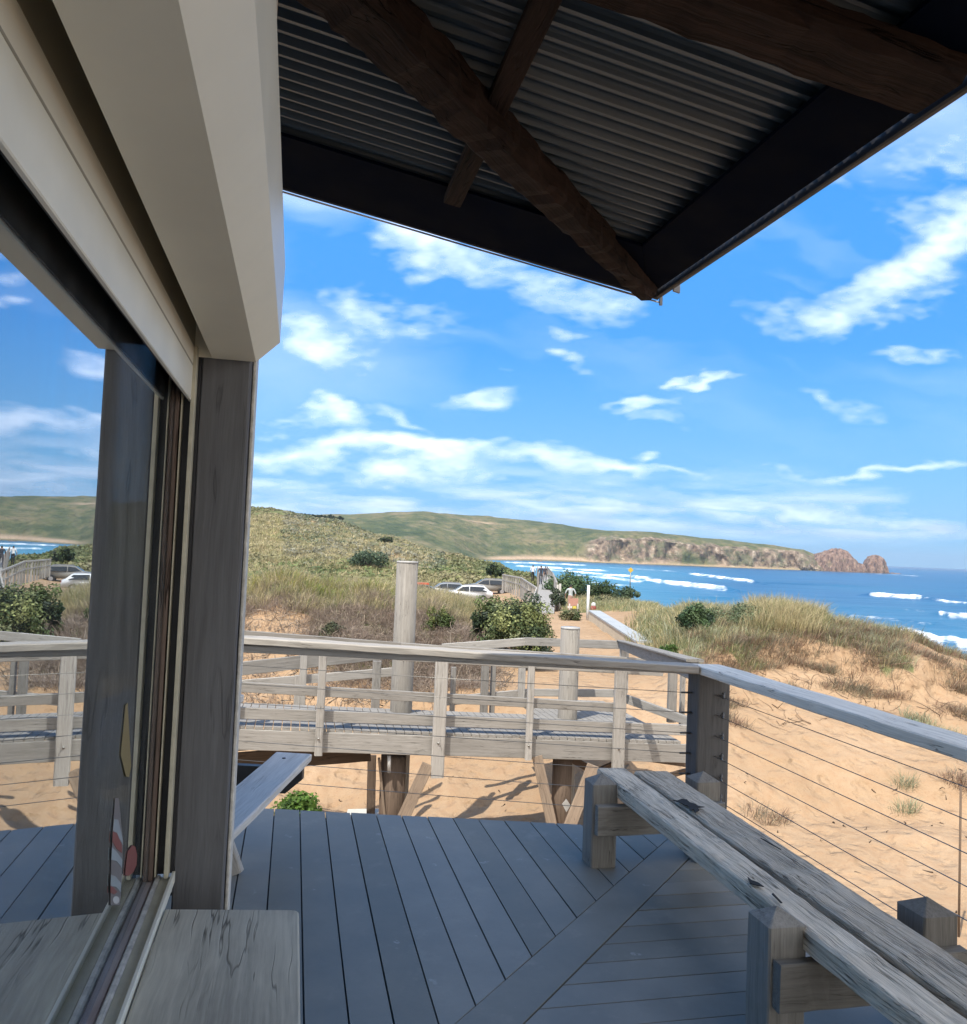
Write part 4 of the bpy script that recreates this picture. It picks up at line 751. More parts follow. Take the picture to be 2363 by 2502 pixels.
def scatter(n, x0, x1, Y0, Y1, seed, thr=.35, pw=1.0):
    R = np.random.default_rng(seed); u = R.uniform(ux(x0), ux(x1), n*4); Y = Y0*(Y1/Y0)**(R.uniform(0, 1, n*4)**pw); x = u*Y; z, v = gz_(x, Y)
    k = v > thr+R.uniform(-.25, .35, n*4); P = np.stack([x, Y, z], 1)[k][:n]; return P
STRAW = [(.44, .36, .19), (.52, .43, .25), (.35, .29, .155)]; OLIVE = [(.21, .225, .09), (.17, .19, .08), (.27, .255, .12)]; GREYG = [(.28, .29, .18), (.35, .35, .22)]; RUST = [(.28, .18, .12), (.23, .15, .105), (.34, .24, .165)]; MAUVE = [(.38, .30, .23), (.30, .235, .185), (.44, .365, .27)]
def stuff(name, me, lab=None): return tag(link(name, me, LEAF), lab, 'grass', kind='stuff')
stuff('dune_grass', blades('dune_grass', scatter(2500, 1590, 2480, 16.5, 29, 1, .42), 16, .34, .16, 1.0, .009, STRAW[:2]+OLIVE+GREYG*2, 2), 'mixed straw and olive grass on the crest of the eroded sand dune')
stuff('tall_grass', blades('tall_grass', scatter(460, 1840, 2010, 19, 24, 3, .5), 22, .55, .2, .7, .009, STRAW+[(.24, .24, .11)], 4), 'taller golden grass tufts at the top of the sand dune')
stuff('dry_scrub', blades('dry_scrub', scatter(1400, 1700, 2480, 15, 23, 5, .25), 20, .24, .22, 1.3, .008, RUST+[(.19, .17, .11), (.16, .15, .10)], 6), 'low brown scrub hanging over the dune edge')
stuff('bank_grass', blades('bank_grass', scatter(4600, 100, 1195, 20.6, 29, 7, .4), 18, .42, .17, .9, .009, STRAW+[(.27, .25, .15)]*2+OLIVE[:1]+MAUVE[:1], 8), 'pale dry grass on the bank behind the boardwalk')
stuff('bank_scrub', blades('bank_scrub', scatter(4600, 150, 1250, 16, 21.6, 9, .2), 20, .26, .22, 1.4, .009, MAUVE[1:2]+[(.32, .245, .19), (.27, .205, .16), (.37, .30, .235)], 10), 'dead brown scrub on the face of the bank')
stuff('bank_weeds', blades('bank_weeds', scatter(700, 100, 1010, 22, 26, 11, .5), 24, .34, .22, .6, .016, [(.20, .26, .06), (.28, .30, .08), (.38, .34, .10)], 12), 'yellow green weeds along the top of the bank')
stuff('coastal_grass', blades('coastal_grass', scatter(3200, 1385, 1760, 19, 78, 13, .45, .75), 14, .42, .28, .9, .016, STRAW+OLIVE+GREYG, 14), 'coastal grass strip between the path and the surf')
def twigs(name, P, n, L, seed, col):
    R = np.random.default_rng(seed); Vs = []; T = []; o = 0
    for p in P:
        for q in range(n):
            d = R.normal(0, 1, 3); d[2] = R.uniform(-.4, .5); d /= np.linalg.norm(d); c = np.array(p)+R.normal(0, .12, 3)*[1, 1, .3]; w = R.uniform(.005, .013)
            pts = []
            for s in range(5):
                pts.append(c.copy()); d = d+R.normal(0, .35, 3); d /= np.linalg.norm(d); c = c+d*L/5*R.uniform(.6, 1.3); 
            pts = np.array(pts); gzv = gz_(pts[:, 0], pts[:, 1])[0]; pts[:, 2] = np.maximum(pts[:, 2], gzv+.012)
            for s in range(5):
                ww = w*(1-s/6); Vs += [pts[s]+[ww, 0, -ww*.6], pts[s]+[-ww, 0, -ww*.6], pts[s]+[0, 0, ww]]
                if s: 
                    for a in range(3): T.append((o+(s-1)*3+a, o+(s-1)*3+(a+1) % 3, o+s*3+(a+1) % 3, o+s*3+a))
            o += 15
    me = npmesh(name, np.array(Vs), np.array(T), 4); attrc(me, 'tint', np.repeat(np.asarray(col)[None]*R.uniform(.6, 1.3, (len(Vs)//15, 1)), 15, 0)); return me
stuff('hillside_grass', blades('hillside_grass', scatter(13000, 60, 1060, 86, 185, 66, .3, .8), 12, .8, .8, .9, .10, [(.46, .385, .21), (.52, .44, .26), (.40, .35, .18), (.34, .32, .15)], 67), 'straw coloured grass over the near hillside')
stuff('dead_twigs', twigs('dead_twigs', scatter(900, 560, 1250, 16, 20.6, 15, .0), 3, .5, 16, (.36, .29, .22)), 'tangled dead twigs and roots on the bank face')
def hit(px, py):
    Y = np.linspace(9, 60, 900); u = ux(px, py); z = gz_(u*Y, Y)[0]; d = ray(px, py); zr = ZC+d[2]/d[1]*Y; i = int(np.argmax(z > zr)); return (u*Y[i], Y[i], z[i])
def patch(pts, n, r, seed):
    R = np.random.default_rng(seed); P = []
    for px, py, k in pts:
        h = hit(px, py)
        for _ in range(int(n*k)): x, y = h[0]+R.normal(0, r*k**.5), h[1]+R.normal(0, r*.5*k**.5); P.append((x, y, gz(x, y)))
    return np.array(P)
FT = [(1745, 1700, .8), (1770, 1760, .5), (1960, 1580, 1.2), (2085, 1690, 1), (2195, 1585, 1.3), (2250, 1570, 1), (2345, 1690, 1), (2300, 1620, 1), (1860, 1600, 1.2), (1930, 1620, 1), (2040, 1560, 1), (2120, 1550, 1), (1800, 1590, 1), (1780, 1640, .6), (2010, 1640, .5), (1900, 1690, .5), (2120, 1640, .7), (2185, 1700, .4), (2330, 1740, .6), (2010, 1560, 1), (2150, 1600, .8), (2355, 1920, .6), (1860, 2000, .3)]
stuff('face_scrub', blades('face_scrub', patch(FT, 46, .30, 24), 20, .26, .16, 1.5, .008, RUST+[(.22, .19, .13), (.26, .235, .16), (.17, .15, .105)], 25), 'dry brown tufts clinging to the dune face')
FG = [(2240, 1765, .6), (2295, 1800, .8), (2205, 1920, .3), (2212, 1985, .25)]
stuff('face_grass', blades('face_grass', patch(FG, 26, .16, 26), 18, .3, .12, 1.1, .009, GREYG, 27), 'silvery grass tufts on the lower dune face')
def scat_slope(n, x0, x1, Y0, Y1, seed):
    R = np.random.default_rng(seed); u = R.uniform(ux(x0), ux(x1), n); Y = R.uniform(Y0, Y1, n); x = u*Y; return np.stack([x, Y, gz_(x, Y)[0]], 1)
stuff('exposed_roots', twigs('exposed_roots', scat_slope(70, 1720, 2420, 15.4, 18.2, 17), 2, .7, 18, (.30, .21, .14)), 'thin exposed roots on the bare dune face')
stuff('beach_litter', twigs('beach_litter', scat_slope(95, 760, 2400, 9, 14, 19), 1, .13, 20, (.10, .07, .05)), 'small twigs scattered on the sand')

def leafball(name, c, R3, n, ls, cols, seed, clumps=26, trunk=True, label='', cat='shrub', group=None, zflat=.35, nm='shrub', top=None):
    """crown of leaf faces gathered in clumps, on a forked trunk"""
    R = np.random.default_rng(seed); c = np.array(c); R3 = np.array(R3)
    d = R.normal(0, 1, (clumps, 3)); d /= np.linalg.norm(d, axis=1)[:, None]; d[:, 2] = np.abs(d[:, 2])*1.0-zflat*R.uniform(0, 1, clumps)
    cc = c+d*R3*R.uniform(.45, .86, (clumps, 1)); cr = R.uniform(.22, .42, clumps)*R3.mean()
    ci = R.integers(0, clumps, n); v = R.normal(0, 1, (n, 3)); v /= np.linalg.norm(v, axis=1)[:, None]
    p = cc[ci]+v*cr[ci][:, None]*R.uniform(.55, 1.05, (n, 1)); nrm = v*.8+R.normal(0, .5, (n, 3))+np.array([0, 0, .35]); nrm /= np.linalg.norm(nrm, axis=1)[:, None]
    t = np.cross(nrm, R.normal(0, 1, (n, 3))); t /= np.linalg.norm(t, axis=1)[:, None]; b = np.cross(nrm, t); s = ls*R.uniform(.6, 1.35, (n, 1))
    V = np.stack([p-t*s*.5, p+b*s*.32, p+t*s*.6, p-b*s*.32], 1).reshape(-1, 3); i = np.arange(n)*4
    cols = np.asarray(cols); tint = cols[R.integers(0, len(cols), clumps)][ci]*R.uniform(.6, 1.4, (n, 1))
    root = empty(nm, Vector((c[0], c[1], c[2]-R3[2])), label, cat, group)
    me = npmesh('crown', V-c, np.stack([i, i+1, i+2, i+3], 1), 4, False); attrc(me, 'tint', np.repeat(np.clip(tint, 0, 1), 4, 0)); link('crown', me, LEAF, root, Matrix.Translation(c))
    if trunk:
        base = Vector((c[0], c[1], c[2]-R3[2]-.1)); V = []; Fc = []
        bm = bmesh.new()
        for q in range(min(9, clumps)):
            e = Vector(cc[q]); m_ = base.lerp(e, .5)+Vector(R.normal(0, .06, 3))*float(R3.mean()); pts = [base, m_, e]
            r0 = float(R3.mean())*.06; ring = []
            for k_, p_ in enumerate(pts):
                rr = r0*(1-.4*k_); ring.append([bm.verts.new(p_+Vector((math.cos(a)*rr, math.sin(a)*rr, 0))) for a in np.linspace(0, 6.283, 6)[:-1]])
            for k_ in range(2):
                for j in range(5): bm.faces.new((ring[k_][j], ring[k_][(j+1) % 5], ring[k_+1][(j+1) % 5], ring[k_+1][j]))
        me = bpy.data.meshes.new('trunk'); bm.to_mesh(me); bm.free(); me.transform(Matrix.Translation(-base)); link('trunk', me, BARK, root, Matrix.Translation(base))
    return root
def bush(px, ytop, ybase, wpx, Y, n, ls, cols, seed, label, clumps=26, nm='shrub', zflat=.85, group=None):
    x = ux(px)*Y; top = zy(px, ytop, Y); bot = min(zy(px, ybase, Y), gz(x, Y))-.05; h = (top-bot)/2; w = wpx/2*Y/F_
    return leafball('', (x, Y, (top+bot)/2), (w, w*.9, h), n, ls, cols, seed, clumps, True, label, 'shrub', group, zflat, nm)
DKG = [(.04, .06, .032), (.055, .08, .035), (.075, .105, .04), (.13, .16, .06), (.035, .048, .03)]
bush(1268, 1436, 1600, 186, 19.0, 19000, .06, DKG+[(.26, .28, .11), (.18, .21, .08), (.22, .24, .12)], 41, 'large dark green rounded shrub with pale yellow tips beside the path', 60)
bush(1195, 1446, 1560, 84, 19.4, 5000, .06, DKG+[(.2, .2, .09)], 40, 'smaller lobe of dark shrub on the left of the big rounded one', 22)
bush(1310, 1500, 1615, 100, 18.6, 6000, .055, DKG, 48, 'lower dark green shrub spilling onto the path edge', 30)
bush(1706, 1456, 1560, 92, 19.6, 7500, .055, [(.045, .085, .04), (.065, .11, .045), (.10, .145, .065), (.04, .065, .04)], 42, 'upright green shrub on the dune above the corner post', 34)
bush(1815, 1478, 1540, 190, 20.3, 6500, .05, [(.11, .145, .07), (.15, .185, .10), (.20, .22, .12), (.08, .11, .055)], 43, 'wide grey green shrub on the crest of the dune', 36)
bush(1642, 1562, 1600, 54, 18.5, 2400, .045, [(.05, .10, .02), (.075, .13, .03)], 44, 'small bright green bush at the foot of the dune', 16)
bush(1078, 1468, 1575, 80, 19.6, 3200, .045, [(.07, .10, .03), (.13, .15, .045), (.05, .06, .03)], 45, 'yellow green bush on the bank right of the tall log post', 18)
bush(822, 1508, 1575, 80, 18.9, 2200, .045, [(.05, .06, .03), (.08, .09, .045)], 46, 'small dark bush half buried in the dry bank', 16)
bush(745, 1895, 2040, 175, 8.4, 6500, .05, [(.07, .13, .02), (.11, .18, .03), (.05, .09, .02)], 47, 'bright green bush just below the far edge of the deck', 30, zflat=.1)
bush(2235, 1740, 1800, 70, 15.4, 900, .05, [(.15, .18, .11), (.19, .21, .13)], 49, 'silvery green tuft growing alone on the bare dune face', 12)
bush(1393, 1397, 1445, 165, 62, 5200, .16, [(.06, .105, .045), (.085, .135, .055), (.11, .15, .065)], 50, 'low dark green shrub between the far boardwalk and the surf', 30)
bush(1472, 1419, 1450, 100, 60, 2200, .16, [(.045, .075, .03), (.07, .10, .045)], 51, 'low shrub trailing off seaward of the far boardwalk', 14)
bush(1537, 1428, 1456, 74, 58, 1800, .15, [(.055, .085, .045), (.08, .11, .055)], 52, 'dark rounded shrub beneath the yellow beach sign', 16)
bush(1402, 1490, 1520, 68, 33, 1800, .08, [(.10, .11, .05), (.15, .14, .07), (.07, .09, .035)], 53, 'grassy mound shrub beside the pale retaining wall', 20)
bush(1368, 1425, 1485, 50, 42, 1600, .10, [(.10, .12, .08), (.06, .08, .045), (.15, .14, .10)], 54, 'greyish shrub around the old fence posts', 18)
bush(1490, 1448, 1500, 90, 48, 2000, .12, [(.11, .12, .06), (.15, .14, .07), (.08, .09, .04)], 55, 'olive shrub behind the white pole', 20)
bush(1205, 1368, 1402, 70, 105, 1800, .3, DKG, 56, 'dark shrub on the rise left of the far boardwalk', 18)
bush(938, 1306, 1330, 50, 150, 1200, .3, DKG, 57, 'single dark shrub on the sandy hillside', 14)
bush(905, 1340, 1392, 130, 105, 2200, .28, [(.06, .09, .05), (.08, .115, .065)], 58, 'blue green saltbush at the foot of the hillside', 24)
# low scrub covering the hillside
def clumps(name, P, n, size, ls, cols, seed, lab):
    R = np.random.default_rng(seed); N = len(P); k = N*n; sz = np.repeat(R.uniform(.5, 1.4, N)*size, n); v = R.normal(0, 1, (k, 3)); v /= np.linalg.norm(v, axis=1)[:, None]; v[:, 2] = np.abs(v[:, 2])
    p = np.repeat(P, n, 0)+v*sz[:, None]*np.array([1, 1, .62])*R.uniform(.7, 1.05, (k, 1)); nr = v+R.normal(0, .45, (k, 3)); nr /= np.linalg.norm(nr, axis=1)[:, None]
    t = np.cross(nr, R.normal(0, 1, (k, 3))); t /= np.linalg.norm(t, axis=1)[:, None]; b = np.cross(nr, t); s = ls*R.uniform(.6, 1.3, (k, 1))*(sz/size)[:, None]
    V = np.stack([p-t*s*.5, p+b*s*.4, p+t*s*.6, p-b*s*.4], 1).reshape(-1, 3); i = np.arange(k)*4
    pat = fbm(P[:, 0]*.05, P[:, 1]*.05, 3, 91); cols = np.asarray(cols); ci = np.clip(((pat-.25)*2*len(cols)+R.normal(0, .6, N)).astype(int), 0, len(cols)-1)
    c = np.repeat(cols[ci]*R.uniform(.85, 1.15, (N, 1)), n, 0)*R.uniform(.85, 1.15, (k, 1))
    me = npmesh(name, V, np.stack([i, i+1, i+2, i+3], 1), 4, False); attrc(me, 'tint', np.repeat(c, 4, 0)); return stuff(name, me, lab)
clumps('hillside_scrub', scatter(5600, 60, 1290, 87, 215, 61, .45, .85), 26, .62, .36, [(.15, .165, .075), (.18, .185, .085), (.24, .225, .115), (.31, .27, .155)], 62, 'low scrub and heath covering the near hillside')
clumps('saltbush', scatter(2600, 690, 1080, 105, 200, 68, .3, .7), 26, .7, .38, [(.17, .185, .12), (.20, .215, .145), (.15, .17, .095), (.25, .24, .17)], 69, 'grey green saltbush scrub on the upper hillside')
clumps('heath', scatter(1500, 100, 1300, 86, 116, 63, .3, 1.0), 40, .8, .34, [(.11, .145, .055), (.15, .185, .07), (.21, .215, .09), (.25, .23, .12)], 64, 'bright green heath along the back of the car park')
R_ = np.random.default_rng(70)
for k_ in range(13):                           # wind-shaped trees on the skyline
    px = 700+k_*10.5+R_.uniform(-3, 3); Y = 300+R_.uniform(-10, 10); yb = 1262+(px-700)*.075+3
    top, bot = zy(px, yb-13+R_.uniform(-3, 3), Y), zy(px, yb+5, Y); h = (top-bot)/2
    leafball('', (ux(px)*Y, Y, (top+bot)/2), (1.4+R_.uniform(0, .5), 1.4, h), 500, .55, [(.03, .045, .03), (.04, .055, .035)], 100+k_, 10, True, 'dark wind shaped tree in the row on the hill skyline', 'tree', 'trees on the skyline', .35, 'coastal_tree')

# ------------------------------------------------------------------ path furniture, far boardwalk
wl = empty('retaining_wall', aty(1490, 1530, 27), 'pale low retaining wall running along the sandy path', 'wall')
def rwall():
    a, b = aty(1440, 1494, 32.5), aty(1556, 1570, 21.5); d = (b-a).normalized(); n_ = Vector((-d.y, d.x, 0)).normalized(); n_ = n_ if n_.x > 0 else -n_
    ga, gb = -1.15, -1.15
    prism('wall_face', [a, b, Vector((b.x, b.y, gb)), Vector((a.x, a.y, ga))], n_*.30, plain('cream_wall', (.50, .42, .30), rough=.9, var=.12, sc=1.5), wl)
    prism('coping', [a-n_*.03, b-n_*.03, b+n_*.42, a+n_*.42], (0, 0, .05), plain('pale_coping', (.34, .355, .355), rough=.8, var=.1, sc=2), wl)
rwall()
def pole(nm, px, y0, y1, Y, r, m, label, cat, group=None):
    a, b = aty(px, y1, Y), aty(px, y0, Y); o = tube(nm, [(b.x, Y, min(a.z, gz(b.x, Y))-.2), (b.x, Y, b.z)], r, m); return tag(o, label, cat, group)
pole('white_pole', 1438.5, 1430, 1496, 33, .055, plain('white_pole_paint', (.62, .62, .60), rough=.6), 'white square pole at the far end of the pale retaining wall', 'pole')
for px, y0, yb_, lb_ in ((1363, 1429, 1478, 'left one of two grey fence posts beside the far boardwalk'), (1369, 1426, 1480, 'right one of two grey fence posts beside the far boardwalk')):
    pole('fence_post', px, y0, yb_, 43, .06, WOODL, lb_, 'fence post', 'old fence posts')
pole('stake', 2348, 1921, 2018, 9.0, .012, plain('rusty_stake', (.12, .08, .05), rough=.8), 'thin dark stake standing in the sand at right', 'stake')
sg = empty('beach_sign', aty(1541, 1440, 62), 'small yellow diamond beach warning sign on a pole above the surf', 'sign')
def sign():
    Y = 62; c = aty(1541, 1393, Y); b = aty(1541, 1440, Y)
    tube('pole', [(c.x, Y, b.z-.4), (c.x, Y, c.z+.1)], .035, STEEL, sg); k = .21
    prism('sign_face', [(c.x-k, Y-.05, c.z), (c.x, Y-.05, c.z+k), (c.x+k, Y-.05, c.z), (c.x, Y-.05, c.z-k)], (0, .01, 0), plain('sign_yellow', (.55, .36, .05), rough=.5), sg)
sign()
ib = empty('low_sign', aty(1403, 1480, 37), 'pinkish low sign panel with white and yellow base by the path', 'sign')
def isign():
    Y = 37; prism('panel', [aty(1391, 1462, Y), aty(1413, 1462, Y), aty(1413, 1480, Y), aty(1391, 1480, Y)], (0, .04, 0), plain('pink_panel', (.38, .20, .15), rough=.6), ib)
    prism('base_board', [aty(1387, 1481, Y), aty(1398, 1481, Y), aty(1398, 1486, Y), aty(1387, 1486, Y)], (0, .05, 0), WPAINT, ib); prism('base_board', [aty(1399, 1481, Y), aty(1408, 1481, Y), aty(1408, 1487, Y), aty(1399, 1487, Y)], (0, .05, 0), plain('yellow_board', (.5, .42, .06), rough=.6), ib)
    for px in (1392, 1412): tube('leg', [aty(px, 1475, Y), aty(px, 1500, Y)], .03, WOODG, ib)
isign()
bag = empty('beach_bag', aty(1450, 1490, 40), 'small red and white bag lying on the sand right of the white pole', 'bag')
def bagf():
    Y = 40; p = aty(1450, 1487, Y)
    for nm, dz, w, h, m in (('bag_body', 0, .14, .2, plain('red_cloth', (.30, .06, .06), rough=.8)), ('bag_flap', .17, .11, .13, plain('white_cloth', (.55, .55, .55), rough=.8))):
        bm = bmesh.new(); bmesh.ops.create_uvsphere(bm, u_segments=14, v_segments=8, radius=1); me = bpy.data.meshes.new(nm); bm.to_mesh(me); bm.free(); me.transform(Matrix.Diagonal((w, w*.7, h, 1))); me.polygons.foreach_set('use_smooth', [True]*len(me.polygons)); link(nm, me, m, bag, Matrix.Translation((p.x, Y, p.z+dz)))
bagf()
fb = empty('far_boardwalk', aty(1320, 1450, 55), 'long pale boardwalk with post railings leading away past the people', 'boardwalk')
def farwalk():
    path_ = [(1330, 38), (1338, 50), (1336, 72), (1326, 112)]
    P = [Vector((ux(x)*Y, Y, -1.2-(Y-38)*.0016)) for x, Y in path_]
    for i in range(3):
        a, b = P[i], P[i+1]; d = (b-a).normalized(); n_ = Vector((d.y, -d.x, 0)).normalized()
        beam('walk_deck', a, b, 1.1, .12, WOODL, fb, n=2)
        for sg_ in (-1, 1):
            if (sg_ == 1 and i == 0) or (sg_ == -1 and i < 2): continue
            o = n_*.62*sg_; beam('hand_rail', a+o+Vector((0, 0, 1.02)), b+o+Vector((0, 0, 1.02)), .1, .08, WOODL, fb, n=2); beam('hand_rail', a+o+Vector((0, 0, .55)), b+o+Vector((0, 0, .55)), .05, .08, WOODL, fb, n=2)
            L = (b-a).length; n = max(2, int(L/1.6))
            for k in range(n): p = a+(b-a)*(k/n)+o; beam('rail_post', p+Vector((0, 0, -.6)), p+Vector((0, 0, 1.0)), .09, .09, WOODL, fb, n=2)
    # left spur seen from the side
    a, b, c = aty(1311, 1437, 42), aty(1273, 1412, 55), aty(1229, 1404, 70)
    for p, q, n in ((a, b, 7), (b, c, 9)):
        beam('hand_rail', p, q, .1, .09, WOODL, fb, n=2)
        for k in range(n+1): r_ = p+(q-p)*(k/n); beam('rail_post', (r_.x, r_.y, r_.z-1.3), (r_.x, r_.y, r_.z), .1, .1, WOODL, fb, n=2)
        beam('hand_rail', p+Vector((0, 0, -.45)), q+Vector((0, 0, -.45)), .05, .08, WOODL, fb, n=2)
    beam('stair_stringer', a+Vector((0, -.2, -.1)), aty(1300, 1476, 40), .06, .3, WOODL, fb, n=2)
farwalk()

# ------------------------------------------------------------------ people
def person(px, Y, h, zf, shirt, legs, hair, label, yaw=0.0, stride=.1, armout=0.0, shorts=False, skin=(.30, .18, .12)):
    x = ux(px)*Y; s = h/1.75; R = Matrix.Translation((x, Y, zf)) @ Matrix.Rotation(yaw, 4, 'Z') @ Matrix.Scale(s, 4)
    J = {'pel': ((0, 0, .93), .135), 'waist': ((0, 0, 1.08), .125), 'chest': ((0, .0, 1.30), .15), 'neck': ((0, .0, 1.47), .06), 'head': ((0, .02, 1.60), .088), 'crown': ((0, .01, 1.69), .07)}
    E = [('pel', 'waist'), ('waist', 'chest'), ('chest', 'neck'), ('neck', 'head'), ('head', 'crown')]
    for q, sg_ in (('l', -1), ('r', 1)):
        st = stride*sg_
        J.update({q+'hip': ((.10*sg_, 0, .88), .10), q+'knee': ((.11*sg_, .02+st*.6, .49), .065), q+'ank': ((.11*sg_, -.02+st, .09), .042), q+'toe': ((.13*sg_, .14+st, .035), .038), q+'sho': ((.19*sg_, 0, 1.41), .062), q+'elb': ((sg_*(.25+armout*.3), -st*.5+armout*.1, 1.13+armout*.1), .045), q+'wri': ((sg_*(.25+armout*.18), .08-st*.9+armout*.18, .90+armout*.12), .032), q+'palm': ((sg_*(.25+armout*.15), .10-st*.9+armout*.2, .83+armout*.12), .034)})
        E += [('pel', q+'hip'), (q+'hip', q+'knee'), (q+'knee', q+'ank'), (q+'ank', q+'toe'), ('chest', q+'sho'), (q+'sho', q+'elb'), (q+'elb', q+'wri'), (q+'wri', q+'palm')]
        p = J[q+'palm'][0]
        for f_ in range(5):
            J[q+'f%d' % f_] = ((p[0]+(-.012 if f_ == 4 else 0), p[1]-.03+.02*f_ if f_ < 4 else p[1]+.05, p[2]-.085+.006*abs(f_-1.5) if f_ < 4 else p[2]-.02), .009); E.append((q+'palm', q+'f%d' % f_))
    names = list(J); me = bpy.data.meshes.new('body'); me.from_pydata([J[k][0] for k in names], [(names.index(a), names.index(b)) for a, b in E], [])
    o = bpy.data.objects.new('tmp', me); COL.objects.link(o); md = o.modifiers.new('skin', 'SKIN'); o.modifiers.new('sub', 'SUBSURF').levels = 1
    for i, k in enumerate(names): me.skin_vertices[0].data[i].radius = (J[k][1], J[k][1]*(.72 if k in ('pel', 'waist', 'chest') else 1)); me.skin_vertices[0].data[i].use_root = (k == 'pel')
    dg = bpy.context.evaluated_depsgraph_get(); m2 = bpy.data.meshes.new_from_object(o.evaluated_get(dg)); bpy.data.objects.remove(o)
    m2.name = 'person'; m2.materials.clear()
    for m in (plain('skin_%d' % int(px), skin, rough=.6), plain('shirt_%d' % int(px), shirt, rough=.9), plain('legs_%d' % int(px), legs, rough=.9), plain('hair_%d' % int(px), hair, rough=.7), DARK): m2.materials.append(m)
    for f_ in m2.polygons:
        z = f_.center.z; y = f_.center.y; ax_ = abs(f_.center.x)
        f_.use_smooth = True
        f_.material_index = 4 if z < .1 else 2 if z < 1.0 and ax_ < .21 and not (shorts and z < .5) else 0 if z < 1.0 else 1 if z < 1.45 and not (ax_ > .2 and z < 1.12) else 3 if z > 1.52 and (y < .04 or z > 1.66) else 0
    m2.transform(R); c = Vector((x, Y, zf)); m2.transform(Matrix.Translation(-c))
    o = bpy.data.objects.new('person', m2); COL.objects.link(o); o.location = c
    return tag(o, label, 'person')
person(1304, 78, 1.62, -1.2, (.62, .64, .66), (.02, .02, .025), (.03, .02, .02), 'person in pale top and dark trousers on the far boardwalk', .2, .12)
person(1324, 72, 1.72, -1.22, (.03, .035, .05), (.05, .05, .06), (.015, .012, .01), 'person in dark clothes walking along the far boardwalk', 0, .2)
person(1334, 80, 1.5, -1.2, (.04, .04, .055), (.03, .03, .04), (.02, .015, .012), 'shorter person in dark clothes at the right edge of the far boardwalk', -.3, .1)
person(1398, 39, 1.30, -1.12, (.38, .42, .43), (.30, .19, .15), (.012, .01, .01), 'person in pale shirt with dark hair behind the pink panel', .1, .1, .22, True)

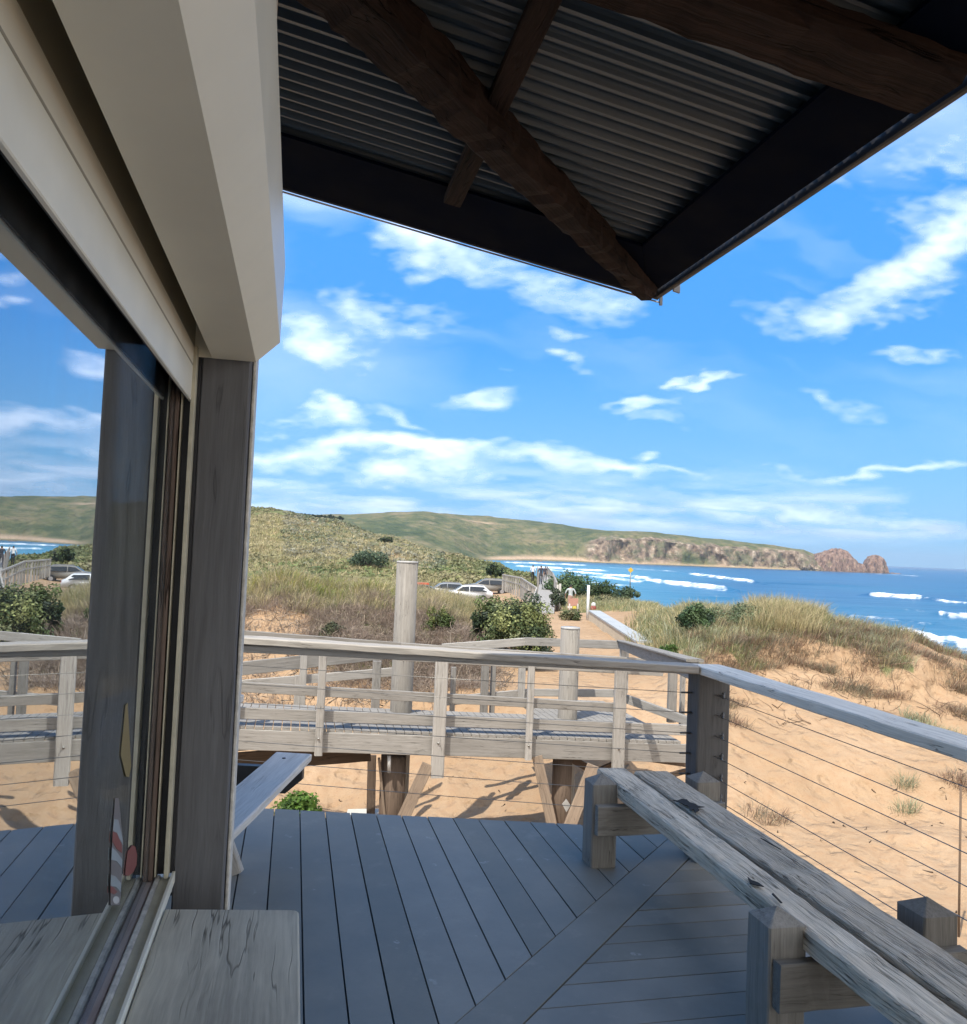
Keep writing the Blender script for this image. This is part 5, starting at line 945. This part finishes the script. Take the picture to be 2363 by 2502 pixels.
# ------------------------------------------------------------------ parked cars
def car_parts(paint, roofm):
    prof = [(-2.2, .35), (-2.25, .62), (-2.15, .86), (-1.25, .98), (-.55, 1.42), (.2, 1.50), (1.45, 1.46), (1.95, 1.02), (2.2, .95), (2.25, .6), (2.2, .35)]
    def half(z): return .86 if z < .97 else .86-.30*(z-.97)
    res = []
    V = []; Fc = []; n = len(prof)
    for sgn in (-1, 1):
        for (x, z) in prof: V.append((x, sgn*half(z)*(1 if abs(x) < 2.1 else .9), z))
    Fc = [tuple(range(n)), tuple(reversed(range(n, 2*n)))]+[(i, i+n, (i+1) % n+n, (i+1) % n) for i in range(n)]
    me = mesh('body', V, Fc); bm = bmesh.new(); bm.from_mesh(me); bmesh.ops.recalc_face_normals(bm, faces=bm.faces); bmesh.ops.bevel(bm, geom=list(bm.edges), offset=.05, segments=2, affect='EDGES', clamp_overlap=True); bm.to_mesh(me); bm.free(); me.polygons.foreach_set('use_smooth', [True]*len(me.polygons)); res.append(('body', me, paint, (0, 0, 0)))
    gl = plain('car_glass', (.02, .025, .03), rough=.08)
    for sgn in (-1, 1):
        P = [(-1.08, 1.0), (-.52, 1.36), (.05, 1.42), (.05, 1.0)]; P2 = [(.12, 1.0), (.12, 1.42), (1.35, 1.39), (1.72, 1.03), (1.5, 1.0)]
        for q in (P, P2):
            me = mesh('window', [(x, sgn*(half(z)+.012), z) for x, z in q], [tuple(range(len(q)))]); res.append(('window', me, gl, (0, 0, 0)))
    for x0, z0, x1, z1 in ((-1.20, 1.03, -.60, 1.41), (1.93, 1.06, 1.52, 1.42)):
        sg_ = -1 if x0 < 0 else 1
        me = mesh('window', [(x0+.03*sg_, -.70, z0), (x0+.03*sg_, .70, z0), (x1+.03*sg_, .60, z1), (x1+.03*sg_, -.60, z1)], [(0, 1, 2, 3)]); res.append(('window', me, gl, (0, 0, 0)))
    for x in (-1.38, 1.35):
        for y in (-.80, .80):
            bm = bmesh.new(); bmesh.ops.create_cone(bm, cap_ends=True, segments=24, radius1=.33, radius2=.33, depth=.22, matrix=Matrix.Rotation(math.pi/2, 4, 'X')); me = bpy.data.meshes.new('wheel'); bm.to_mesh(me); bm.free(); res.append(('wheel', me, DARK, (x, y, .33)))
            bm = bmesh.new(); bmesh.ops.create_cone(bm, cap_ends=True, segments=18, radius1=.2, radius2=.18, depth=.235, matrix=Matrix.Rotation(math.pi/2, 4, 'X')); me = bpy.data.meshes.new('rim'); bm.to_mesh(me); bm.free(); res.append(('rim', me, plain('alloy', (.4, .4, .42), rough=.35, metal=.7), (x, y, .33)))
    def bx(nm, c, d, m):
        bm = bmesh.new(); bmesh.ops.create_cube(bm, size=1); bmesh.ops.bevel(bm, geom=list(bm.edges), offset=.08, segments=2, affect='EDGES'); me = bpy.data.meshes.new(nm); bm.to_mesh(me); bm.free(); me.transform(Matrix.Diagonal((*d, 1))); res.append((nm, me, m, c))
    for y in (-.6, .6): bx('headlight', (-2.17, y, .72), (.12, .34, .14), plain('lamp_glass', (.6, .62, .62), rough=.15)); bx('tail_light', (2.19, y, .82), (.1, .26, .16), plain('red_lamp', (.3, .01, .01), rough=.2))
    for y in (-.52, .52): bx('roof_rail', (.45, y, 1.53), (1.7, .05, .05), plain('rail_grey', (.2, .2, .21), rough=.4))
    if roofm: bx('roof_load', (.5, 0, 1.63), (1.9, .9, .16), roofm)
    return res
def car(px, Y, yaw, paint, label, roofm=None, zz=None):
    x = ux(px)*Y; z = zz if zz is not None else gz(x, Y); root = empty('parked_car', (x, Y, z), label, 'car', 'cars parked behind the bank')
    root.rotation_euler = (0, 0, yaw); pend = None
    for nm, me, m, loc in car_parts(paint, roofm):
        o = bpy.data.objects.new(nm, me); COL.objects.link(o); me.materials.append(m)
        if nm == 'rim': o.parent = pend; o.location = (0, 0, 0)
        else: o.parent = root; o.location = loc
        if nm == 'wheel': pend = o
white = plain('white_car_paint', (.62, .64, .66), rough=.25, var=.02); silver = plain('silver_car_paint', (.22, .235, .25), rough=.25, var=.02); blackp = plain('black_car_paint', (.02, .02, .024), rough=.2, var=.02); bluew = plain('ice_white_paint', (.60, .66, .70), rough=.25, var=.02)
car(1040, 74, math.pi, blackp, 'black parked car with a flat red load on its roof', plain('red_roof_load', (.50, .08, .03), rough=.6))
car(1148, 75, .06, white, 'white parked station wagon nearest the dark shrub')
car(1094, 82, .1, silver, 'grey parked car in the row behind the black one')
car(1196, 83, .05, plain('pale_car_paint', (.20, .19, .17), rough=.25, var=.02), 'dark beige parked car partly hidden behind the white wagon')
car(594, 74, .5, bluew, 'white parked car by itself at left beyond the window post')

# ------------------------------------------------------------------ sea air
def haze():
    m = bpy.data.materials.new('haze'); m.use_nodes = True; g = G(m.node_tree); g.n.clear(); o = g.new('ShaderNodeOutputMaterial')
    v = g.new('ShaderNodeVolumePrincipled', {'Color': (.80, .88, 1, 1), 'Density': .00013, 'Anisotropy': .2}); g.l.new(v.outputs[0], o.inputs['Volume'])
    x, y0, y1, z0, z1 = 3500.0, -300.0, 5000.0, -16.0, 75.0
    V = [(a, b, c) for a in (-x, x) for b in (y0, y1) for c in (z0, z1)]
    me = mesh('haze', V, [(0, 1, 3, 2), (4, 6, 7, 5), (0, 4, 5, 1), (2, 3, 7, 6), (0, 2, 6, 4), (1, 5, 7, 3)]); tag(link('haze', me, m), kind='stuff')
haze()
